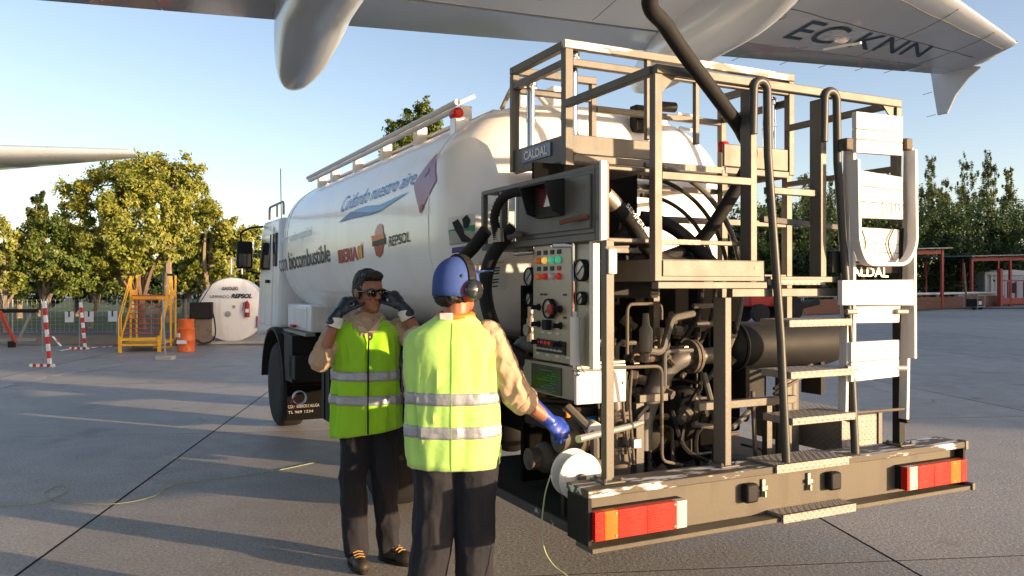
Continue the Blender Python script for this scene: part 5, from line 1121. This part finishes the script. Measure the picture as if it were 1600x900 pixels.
def px_tree(name, label, bx, Y, pb, n, size, m_, seed, **k):
    base = ((bx-800)/1293*Y, Y); return tree(name, label, base, blobs_from_px(base, pb, Y), n, size, M[m_], seed=seed, **k)
px_tree('broadleaf_tree', 'big golden green tree with forked brown trunk behind the yellow stairs', 222, 31, [(165,310,55,45),(205,285,55,40),(140,360,50,45),(200,350,60,45),(250,330,45,45),(180,400,60,30),(240,390,45,35),(285,370,30,40),(110,385,30,25)], 40000, 0.075, 'leaf_gold', 11, bark='bark_red', trunk_r=.15, limbs=12, fork=.22)
px_tree('broadleaf_tree', 'taller airy golden tree rising behind the big forked one', 262, 37, [(245,265,45,25),(285,275,38,28),(265,300,50,35),(300,320,35,40),(225,275,30,22),(310,290,15,20)], 18000, 0.082, 'leaf_gold', 12, trunk_r=.25, limbs=9)
px_tree('broadleaf_tree', 'wide golden tree right of the yellow stairs above the white storage tank', 330, 33, [(330,345,40,28),(365,360,38,28),(310,385,40,35),(355,400,45,40),(385,385,22,30),(330,430,40,28),(300,430,25,25),(390,420,20,28)], 28000, 0.075, 'leaf_gold', 13, trunk_r=.22, limbs=9)
px_tree('broadleaf_tree', 'leafy green tree left of the big golden tree with thin pale trunk', 70, 30, [(75,375,38,35),(105,410,40,30),(60,420,45,30),(115,440,35,22),(40,390,28,30),(90,350,25,25)], 20000, 0.068, 'leaf_green', 14, trunk_r=.14, limbs=8)
px_tree('broadleaf_tree', 'sparse yellowing tree at the left edge with bare forked stems', 8, 29, [(5,380,30,30),(-20,420,40,35),(15,440,25,18),(-30,360,40,40),(10,355,12,15)], 9000, 0.068, 'leaf_gold', 15, trunk_r=.11, limbs=9)
px_tree('broadleaf_tree', 'small low tree with pale leaning stem behind the white notices', 140, 32, [(135,440,35,22),(165,430,35,25),(150,415,40,25)], 9000, 0.068, 'leaf_green', 16, trunk_r=.1, limbs=5, lean=.3)
px_tree('poplar_tree', 'dark narrow poplar standing behind the left trees', 62, 44, [(62,318,11,24),(60,345,16,30),(66,335,13,30),(54,340,11,24),(60,385,18,40)], 5000, .12, 'leaf_poplar', 17, trunk_r=.14, limbs=4)
px_tree('broadleaf_tree', 'lone tree crown showing above the tank catwalk', 645, 48, [(650,180,32,25),(625,205,30,22),(672,200,28,25),(645,225,40,25),(640,260,50,40),(660,165,14,14)], 14000, 0.109, 'leaf_green', 18, trunk_r=.25, limbs=9)
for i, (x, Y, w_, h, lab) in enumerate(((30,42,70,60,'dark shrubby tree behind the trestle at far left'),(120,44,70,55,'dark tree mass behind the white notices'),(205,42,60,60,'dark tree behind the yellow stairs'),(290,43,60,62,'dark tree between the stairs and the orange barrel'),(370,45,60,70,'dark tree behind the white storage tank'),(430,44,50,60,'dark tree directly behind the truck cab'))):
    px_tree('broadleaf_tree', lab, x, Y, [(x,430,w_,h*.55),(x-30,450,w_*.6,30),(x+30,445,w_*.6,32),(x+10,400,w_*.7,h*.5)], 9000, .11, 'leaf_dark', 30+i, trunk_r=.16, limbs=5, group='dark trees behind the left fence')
RB = [(1225,62,[(1225,390,45,60),(1215,350,30,40),(1240,440,40,35)],'dark round tree seen between the frame posts'),
      (1290,70,[(1290,380,50,60),(1270,340,30,40),(1310,440,50,35)],'dark tree seen left of the folding ladder'),
      (1365,72,[(1365,380,50,60),(1345,345,30,35),(1390,440,50,35)],'dark tree mostly behind the folding ladder'),
      (1455,74,[(1450,390,50,60),(1430,360,30,40),(1470,440,50,30),(1485,370,25,40)],'dark tree right of the folding ladder above the red canopy'),
      (1530,76,[(1530,380,50,55),(1505,360,35,45),(1550,430,50,35),(1545,350,30,35)],'dark round tree between the two canopies'),
      (1600,78,[(1600,375,45,55),(1585,420,45,40),(1605,340,25,30)],'dark tree at the right edge above the white cabin'),
      (1165,66,[(1165,400,45,60),(1150,440,40,35)],'dark tree behind the lift platform')]
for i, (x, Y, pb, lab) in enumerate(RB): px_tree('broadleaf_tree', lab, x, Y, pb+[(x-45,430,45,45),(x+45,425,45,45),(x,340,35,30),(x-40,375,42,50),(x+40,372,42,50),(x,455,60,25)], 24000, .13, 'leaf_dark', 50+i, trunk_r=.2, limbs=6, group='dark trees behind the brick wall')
PO_ = [(1262,88,[(1262,290,14,30),(1255,330,16,40),(1268,330,14,40)],'poplar top showing between the grab rails'),
       (1295,90,[(1293,300,12,28),(1298,340,16,40)],'poplar top showing just left of the folding ladder'),
       (1210,92,[(1208,300,12,25),(1214,340,16,40)],'poplar top showing through the lift cage posts'),
       (1447,90,[(1450,265,11,28),(1444,310,16,35),(1460,310,13,30),(1470,325,12,25)],'tall poplar just right of the folding ladder'),
       (1478,92,[(1474,310,12,25),(1480,335,14,30)],'short poplar between the two taller ones'),
       (1509,95,[(1507,270,9,25),(1500,305,12,28),(1516,295,12,35),(1508,330,16,30)],'poplar with slim split top, left of the tallest poplar'),
       (1548,95,[(1541,262,10,30),(1553,265,10,30),(1546,305,18,35),(1535,310,12,25)],'tallest poplar at right with a double top'),
       (1575,96,[(1573,285,9,25),(1580,275,7,14),(1572,320,15,32)],'poplar nearest the right edge'),
       (1345,92,[(1345,310,14,25),(1350,340,16,35)],'poplar hidden behind the folding ladder plates'),
       (1385,94,[(1385,300,13,30),(1382,340,16,35)],'poplar seen through the top gap of the folding ladder')]
for i, (x, Y, pb, lab) in enumerate(PO_): px_tree('poplar_tree', lab, x, Y, pb+[(x,385,18,40)], 11000, .11, 'leaf_poplar', 70+i, trunk_r=.18, limbs=4, group='poplars on the right skyline')

# ------------------------------------------------------------------ left background: fence, notices, stairs, barrel, storage tank, barrier posts
M['yellow'] = mat('yellow safety paint', (.72,.38,.02), .45, 0, .1, 8, wear=((.3,.14,.03),.28,7))
M['redgrate'] = mat('red grating paint', (.42,.05,.03), .5, 0, .15, 8, wear=((.2,.04,.03),.3,7))
M['orange'] = mat('orange drum paint', (.62,.12,.02), .45, 0, .1, 6, wear=((.25,.06,.02),.3,6))
M['galv'] = mat('galvanised wire', (.3,.31,.32), .5, .5, .15, 10)
M['concrete_block'] = mat('grey concrete block', (.38,.37,.35), .9, 0, .15, 12, .3, 50)
fr = thing('wire_fence', 'low grey wire mesh fence with thin posts along the verge at left', 'fence', (-12, 27.6, 0))
x0, x1 = -19.0, -5.2
for k in range(13):
    x = x0+(x1-x0)*k/12+12; MB().cyl((x,.03*k,0),(x,.03*k,1.22),.025,8).build('post', M['galv'], fr)
wm = MB()
for k in range(9): wm.tube([(x0+12,0,.1+k*.135),(x1+12,.36,.1+k*.135)], .006, 4)
for k in range(90): x = x0+(x1-x0)*k/89+12; wm.tube([(x,.36*k/89,.08),(x,.36*k/89,1.2)], .005, 4)
o = wm.build('wire_mesh', M['galv'], fr); o['kind'] = 'stuff'
for (a, b_, yy, lab) in ((101.5,115,487,'white square notice on the wire fence, left of three'),(132,146,486.5,'white square notice on the wire fence, middle of three'),(169,183,486,'white square notice on the wire fence nearest the yellow stairs')):
    Y = 27.5; X0, X1 = (a-800)/1293*Y, (b_-800)/1293*Y; z1 = 1.67-(yy-446)/1293*Y; z0 = 1.67-(yy+16.5-446)/1293*Y
    mb = MB(); mb.box(X0,X1,Y,Y+.02,z0,z1); mb.m = 1; mb.box((X0+X1)/2-.02,(X0+X1)/2+.02,Y-.02,Y-.002,(z0+z1)/2,z1+.02)
    tag(mb.build('notice', [M['paper'], M['dark_text']]), lab, 'sign', 'white notices on the wire fence')
# yellow access stairs
st = thing('access_stairs', 'yellow mobile access stairs with red grating treads and tall handrails', 'stairs', (-9.35, 20.8, 0), math.radians(13))
n_t = 9
for k in range(n_t):
    z = .34+.118*k; y = .08+.15*k; mb = MB(); mb.box(-.42,.42,y,y+.055,z-.012,z+.012)
    mb.build('tread', M['redgrate'], st)
for s in (-1,1):
    MB().beam((s*.45,.0,.30),(s*.45,1.4,1.36),.03,.06).build('stringer', M['yellow'], st)
    for off in (0,.25):
        MB().tube([(s*.5,.03+off,.3),(s*.5,.03+off,.85),(s*.5,1.25+off*.4,1.86-off*.3)], .018, 8).build('handrail', M['yellow'], st)
    MB().box(s*.5-.022,s*.5+.022,1.35,1.395,.0,1.95).build('post', M['yellow'], st); MB().box(s*.5-.022,s*.5+.022,2.1,2.145,.0,1.95).build('post', M['yellow'], st)
    MB().beam((s*.5,1.41,1.45),(s*.5,2.1,1.45),.02,.2).build('side_panel', M['yellow'], st)
    MB().box(s*.5-.09,s*.5+.09,1.3,1.5,1.93,1.99).build('black_cap', M['black'], st)
    MB().box(s*.46-.04,s*.46+.04,-.05,.03,.0,.4).build('leg', M['yellow'], st)
    MB().lathe((s*.5+s*.05,2.0,.12),(s,0,0),[(.12,0),(.12,.07)],16).build('wheel', M['tyre'], st)
MB().box(-.48,.48,-.03,.03,.28,.36).box(-.48,.48,0,1.9,.15,.2).build('base_frame', M['yellow'], st)
MB().box(-.46,.46,1.4,2.12,1.37,1.41).build('platform', M['redgrate'], st); MB().box(-.46,.46,1.37,1.4,1.30,1.38).build('platform_edge', M['yellow'], st)
MB().beam((.3,.1,.1),(.75,.2,.1),.05).build('tow_bar', M['yellow'], st)
# drum
mb = MB(); bx_, by_ = (-8.25,20.96); mb.lathe((0,0,0),(0,0,1),[(.21,0),(.22,.01),(.215,.04),(.215,.27),(.224,.285),(.215,.30),(.215,.55),(.224,.565),(.215,.58),(.20,.60),(.19,.605),(.19,.80),(.2,.82),(.18,.82),(.18,.7),(.001,.7)],28)
drum = thing('oil_drum', 'orange steel drum with white labels beside the white storage tank', 'drum', (bx_, by_, 0)); mb.build('drum', M['orange'], drum)
MB().obox((-.12,-.19,.42),(.1,.02,.1),(0,0,-.55)).build('label', M['paper'], drum); MB().obox((-.03,-.218,.25),(.26,.012,.09),(0,0,-.1)).build('label', M['paper'], drum)
# storage tank
sx, sy_ = -8.95, 23.5
stt = thing('storage_tank', 'big white cylindrical storage tank with fire extinguisher and rust streaked pump box', 'storage tank', (sx, sy_, 0), math.radians(16))
R_ = .93
mb = MB(); mb.lathe((1.3*0+.0+1.1*0+.95,0,R_+.04),(0,1,0),[(.001,-.12),(.3,-.115),(.6,-.09),(.8,-.05),(.9,0),(R_-.02,.06),(R_,.12),(R_,3.6),(.9,3.75),(.001,3.8)],48); sh_ = mb.build('shell', M['white'], stt)
lettering('GASOLEO', (.68,-.13,1.54), (1.12,-.13,1.54), (.68,-.12,1.63), (1.12,-.12,1.63), M['dark_text'], stt, bold=.03)
lettering('LIMPIADO', (.36,-.13,1.31), (.88,-.13,1.31), (.36,-.13,1.40), (.88,-.13,1.40), M['dark_text'], stt, bold=.0)
lettering('REPSOL', (.93,-.13,1.31), (1.5,-.13,1.31), (.93,-.13,1.43), (1.5,-.13,1.43), M['dark_text'], stt, bold=.05, shear=.3)
mb = MB(); mb.lathe((1.37,-.17,.76),(0,0,1),[(.07,0),(.07,.36),(.05,.42),(.02,.44),(.02,.48)],14).tube([(1.37,-.17,1.2),(1.28,-.2,1.18),(1.24,-.17,.95)], .012, 6); ex = mb.build('fire_extinguisher', M['red'], stt)
MB().box(1.32,1.42,-.25,-.235,.9,1.0).build('extinguisher_label', M['paper'], ex)
for x, z, r in ((.85,.86,.08),(1.0,1.06,.05)): MB().lathe((x,-.11,z),(0,-1,0),[(r,0),(r,.04),(r*.85,.045),(.001,.03)],18).build('port', M['galv'], stt)
MB().box(1.62,1.76,-.1,-.02,.45,.78).build('red_box', M['red'], stt)
MB().box(-.14,.46,-.62,-.16,.74,1.2).build('pump_box', M['black'], stt, .03)
rust = mat('rusty casing', (.17,.13,.1), .8, 0, .3, 5, .1, 30, streak=((.2,.075,.02),.95,9), wear=((.08,.04,.02),.38,6))
MB().box(.02,.42,-.5,-.2,.05,.735).build('pump_stand', rust, stt)
MB().tube(spline([(.45,-.45,.95),(.52,-.5,.6),(.5,-.5,.2),(.2,-.5,.06),(-.1,-.5,.3),(-.14,-.5,.7)],6), .018, 8).build('fuel_hose', M['rubber'], stt)
MB().tube([(.1,-.3,1.16),(.52,-.05,1.9)], .012, 6).build('stay', M['black'], stt); MB().box(-.2,2.0,-.3,3.6,.0,.08).build('plinth', M['concrete_block'], stt)
MB().tube([(.9,.5,2.0),(.9,.5,2.45),(1.2,.5,2.45),(1.2,.5,2.0)], .03, 8).build('vent', M['galv'], stt)
# red and white barrier posts
def barrier(name, label, foot, h, taped, base):
    r_ = thing(name, label, 'barrier post', (foot[0], foot[1], 0), 0, 'barrier posts on the apron'); n = 9
    for k in range(n):
        MB().beam((.16-.1*k/n*1.2,0,.03+h*k/n),(.16-.1*(k+1)/n*1.2,0,.03+h*(k+1)/n),.06).build('stripe', M['redstripe'] if k % 2 else M['paper'], r_)
    MB().cyl((-.02,.06,0),(-.02,.06,h*1.02),.018,8).build('pole', M['galv'], r_)
    for k in range(7): a = -.25+.5*k/7; MB().beam((a,-.0,.03),(a+.5/7,.0,.03),.06).build('base_stripe', M['redstripe'] if k % 2 else M['paper'], r_)
    if taped:
        MB().beam((.02,0,.75),(.32,.05,.5),.06,.006).build('tape_end', M['redstripe'], r_); MB().beam((.2,.04,.62),(.36,.05,.42),.07,.01).build('tape_end', M['paper'], r_)
M['redstripe'] = mat('red stripe', (.5,.03,.03), .5, 0, .15, 8)
barrier('barrier_post', 'leaning red and white striped barrier post with loose tape, nearest at left', (-9.65,17), 1.32, True, True)
barrier('barrier_post', 'red and white striped barrier post farther back in front of the wire fence', (-11.29,21.59), 1.2, False, True)
px_ = (-7.8,18.61); pr = thing('marker_pole', 'thin grey pole in a concrete foot right of the yellow stairs', 'pole', (px_[0], px_[1], 0))
MB().cyl((0,0,.1),(-.05,0,1.36),.022,8).build('pole', M['galv'], pr); MB().box(-.18,.2,-.12,.12,0,.09).build('foot', M['concrete_block'], pr, .01)
tp = [(-11.54,21.17),(-11.47,21.81),(-11.19,22.26),(-10.81,22.73)]
tm = MB()
for k in range(12): a = Vector(tp[0]+(.01,)).lerp(Vector(tp[3]+(.01,)), k/12); b_ = Vector(tp[0]+(.01,)).lerp(Vector(tp[3]+(.01,)), (k+1)/12); tm.m = k % 2; tm.beam(a+Vector((0,.1*math.sin(k),.0)), b_+Vector((0,.1*math.sin(k+1),.01)), .07, .012)
tag(tm.build('barrier_tape', [M['paper'], M['redstripe']]), 'crumpled red and white tape lying on the ground before the verge', 'tape')
# steel trestle at far left
te = thing('trestle', 'dark steel trestle with a red leg at the left edge of the apron', 'trestle', (-13.95, 22.4, 0))
MB().beam((-1.5,0,.98),(1.05,.1,.98),.12,.1).build('top_beam', M['black'], te); MB().beam((-1.4,.0,.15),(1.0,.1,.2),.08).build('lower_beam', M['galv'], te)
MB().beam((.15,-.1,.98),(.5,.0,.12),.07).build('leg', M['redgrate'], te); MB().beam((.9,.1,.95),(.55,.1,.2),.06).build('leg', M['galv'], te); MB().beam((-1.2,0,.95),(-.7,0,.0),.06).build('leg', M['galv'], te); MB().box(.36,.5,-.1,.05,.0,.16).build('foot', M['black'], te)

# ------------------------------------------------------------------ right background: brick wall, pipe rail, canopies, cabin, gate, cart, tractor
M['brick'] = mat('red brick', (.2,.085,.055), .9, 0, .35, 5, .3, 30, wear=((.3,.2,.15),.36,4))
M['mortar'] = mat('wall core mortar', (.24,.19,.16), .9, 0, .2, 4, .3, 30)
M['redsteel'] = mat('red steel paint', (.34,.05,.04), .5, 0, .12, 5)
M['roofing'] = mat('grey roof sheet', (.2,.22,.24), .4, .2, .1, 4)
M['cabin'] = mat('pale cabin cladding', (.48,.52,.56), .6, 0, .06, 3)
A_, B_ = Vector((12.5,43.2,0)), Vector((41,69,0)); wl = thing('brick_wall', 'low red brick wall along the far edge of the apron', 'wall', tuple(A_), math.atan2(B_.y-A_.y, B_.x-A_.x)); LW = (B_-A_).length
MB().box(0,LW,0,.22,0,.78).build('core', M['mortar'], wl)
bb = MB(); rg = random.Random(5)
for r in range(8):
    x = -.2*(r % 2)
    while x < LW:
        bb.box(max(x,0)+.008,min(x+.38,LW),-.018-rg.uniform(0,.01),-.001,.01+r*.095,.09+r*.095); x += .4
o = bb.build('bricks', M['brick'], wl); o['kind'] = 'stuff'
for k in range(13): x = LW*k/13; MB().box(x,x+LW/13-.02,-.04,.26,.782,.84).build('coping', M['brick'], wl)
pr = thing('pipe_rail', 'white pipe rail running along the top of the brick wall', 'rail', tuple(A_+Vector((0,0,.84))), math.atan2(B_.y-A_.y, B_.x-A_.x))
MB().cyl((2,.6,.22),(LW-.3,.6,.22),.1,12).build('pipe', M['bone'], pr)
for k in range(9): x = 2.4+(LW-3)*k/9; MB().box(x,x+.12,.55,.68,-.84,.14).build('support', M['galv'], pr)
def canopy(name, label, base, w_, d_, h, n, dark):
    r_ = thing(name, label, 'canopy', base, math.radians(18))
    MB().hexa([(-.5,-.5,h),(w_+.5,-.5,h+.25),(w_+.5,d_,h+.35),(-.5,d_,h+.1),(-.5,-.5,h+.08),(w_+.5,-.5,h+.33),(w_+.5,d_,h+.43),(-.5,d_,h+.18)]).build('roof', M['roofing'], r_)
    for k in range(n):
        x = w_*k/(n-1); MB().box(x-.09,x+.09,-.09,.09,0,h-.005+.2*k/(n-1)).build('post', M['redsteel'], r_); MB().box(x-.09,x+.09,d_-.4,d_-.22,0,h).build('post', M['redsteel'], r_)
    MB().hexa([(0,-.06,h-.35),(w_,-.06,h-.15),(w_,.06,h-.15),(0,.06,h-.35),(0,-.06,h-.02),(w_,-.06,h+.18),(w_,.06,h+.18),(0,.06,h-.02)]).build('beam', M['redsteel'], r_)
Yc = 60
canopy('canopy', 'red steel canopy with grey roof just right of the folding ladder', ((1330-800)/1293*Yc, 58, 0), 7.0, 4.5, 4.1, 2, 0)
canopy('canopy', 'darker red steel canopy over the white cabin at the right edge', ((1518-800)/1293*66, 66, 0), 8, 5, 3.95, 3, 1)
cb = thing('site_cabin', 'pale portable cabin with low pitched roof under the right canopy', 'cabin', ((1537-800)/1293*72, 72, 0), math.radians(12))
MB().box(0,6,0,3,.2,2.55).build('wall', M['cabin'], cb); MB().prism([(-.1,-.1,2.56),(6.1,-.1,2.56),(6.1,-.1,2.75),(3,-.1,3.05),(-.1,-.1,2.75)],(0,3.2,0)).build('roof', M['alu'], cb)
MB().box(2.6,3.3,-.04,.0,1.0,1.9).build('window', M['glass'], cb); MB().box(4.2,5.0,-.04,.0,.25,2.2).build('door', M['alu'], cb)
for x in (.02,.62): MB().box(x,x+.2,-.12,-.005,.1,2.7).build('corner_post', M['bone'], cb)
MB().box(-.1,1.0,-.25,-.125,2.62,2.8).build('post_cap', M['bone'], cb)
for k in range(9): MB().box(1.1+.5*k*1.0,1.12+.5*k*1.0,-.012,-.0,.25,2.5).build('cladding_joint', M['galv'], cb)
gt = thing('steel_gate', 'dark red steel gate frame standing at the right end of the brick wall', 'gate', (39.2, 66.5, 0), math.radians(30))
MB().box(-.15,.15,-.15,.15,0,3.0).build('gate_post', M['redsteel'], gt); MB().box(.16,5,-.05,.05,.15,.65).build('kick_panel', M['redsteel'], gt); MB().box(.16,5,-.05,.05,2.0,2.12).build('top_rail', M['redsteel'], gt)
for k in range(4): MB().box(1.1+k*1.15,1.24+k*1.15,-.05,.05,.66,1.99).build('bar', M['redsteel'], gt)
ct = thing('generator_cart', 'small dark generator trolley parked against the brick wall', 'trolley', ((1522-800)/1293*57, 57.0, 0), math.radians(40))
MB().box(-.45,.45,-.35,.35,.2,.75).build('engine', M['black'], ct, .03); f_ = MB()
for x in (-.6,.6):
    for y in (-.45,.45): f_.cyl((x,y,.15),(x,y,1.0),.03,8)
f_.tube([(-.6,-.45,1),(.6,-.45,1),(.6,.45,1),(-.6,.45,1)], .03, 8, closed=True).tube([(-.6,-.45,.2),(.6,-.45,.2),(.6,.45,.2),(-.6,.45,.2)], .03, 8, closed=True); f_.build('cage', M['galv'], ct)
for s in (-1,1): MB().lathe((s*.5,-.2,.17),(s,0,0),[(.17,0),(.17,.1)],16).build('wheel', M['tyre'], ct)
MB().box(-.2,.3,-.37,-.352,.35,.6).build('panel', M['bone'], ct)
wp = thing('timber_pole', 'thin leaning timber pole between the two canopies', 'pole', ((1511-800)/1293*60, 60, 0)); MB().tube([(0,0,0),(-.25,0,3.3)], .07, 8).build('pole', M['bark'], wp)
hw = thing('low_hut', 'long low pale wall panel left of the white cabin', 'wall panel', ((1494-800)/1293*68, 68, 0), .2); MB().box(0,2.0,0,.2,.5,1.05).build('panel', M['cabin'], hw); MB().box(2.03,3.6,0,.2,.5,1.1).build('panel', mat('cream panel', (.55,.5,.36), .7), hw)
tk = thing('tractor', 'red tractor parked far off, seen through the pumping rig', 'tractor', ((1205-800)/1293*38, 38, 0), math.radians(15))
MB().box(-1.4,.9,-.5,.5,.7,1.25).build('body', M['red'], tk, .08); MB().box(-.2,.7,-.6,.6,1.25,1.5).build('mudguard', M['red'], tk, .05); MB().obox((1.5,0,.75),(1.6,.9,.25),(0,-.2,0)).build('implement', M['black'], tk, .05); MB().box(.0,.4,-.2,.2,1.3,1.75).build('seat', M['black'], tk, .05)
for x, r in ((-1.0,.42),(.5,.62)):
    for s in (-1,1):
        w_ = MB().lathe((x,s*.55,r),(0,s,0),[(r*.5,.0),(r,.02),(r,.26),(r*.5,.28)],24).build('wheel', M['tyre'], tk); MB().lathe((x,s*.56,r),(0,s,0),[(.001,.1),(r*.5,.1),(r*.52,.24)],20).build('rim', M['bone'], w_)
MB().tube([(-.9,.2,1.25),(-.9,.2,1.9)], .04, 8).build('exhaust', M['black'], tk); MB().cyl((.05,0,1.3),(-.1,0,1.62),.02,8).build('steering_column', M['black'], tk)
bpy.context.view_layer.update()

# hangar to the right of the view: it stands between the low sun and the far half of the apron
M['clad'] = mat('hangar cladding', (.4,.42,.44), .6, .1, .06, 2, streak=((.28,.28,.28),.4,1.5))
hg = thing('hangar', 'long grey metal hangar standing beyond the right side of the apron', 'hangar', (58, -12.2, 0), math.atan2(82, 12)-PI/2)
MB().box(0,24,0,84,.15,8.6).build('wall', M['clad'], hg); MB().prism([(-.4,-.4,8.61),(24.4,-.4,8.61),(24.4,-.4,8.9),(12,-.4,10.6),(-.4,-.4,8.9)],(0,84.8,0)).build('roof', M['roofing'], hg)
MB().box(-.2,24.2,-.2,84.2,0,.149).build('plinth', M['concrete_block'], hg)
for k in range(4): MB().box(-.12,-.005,4+20*k,20+20*k,.16,7.2).build('sliding_door', M['alu'], hg)
for k in range(28): MB().box(-.05,-.004,1.5+3*k,1.6+3*k,7.3,8.55).build('rib', M['clad'], hg)
bpy.context.view_layer.update()
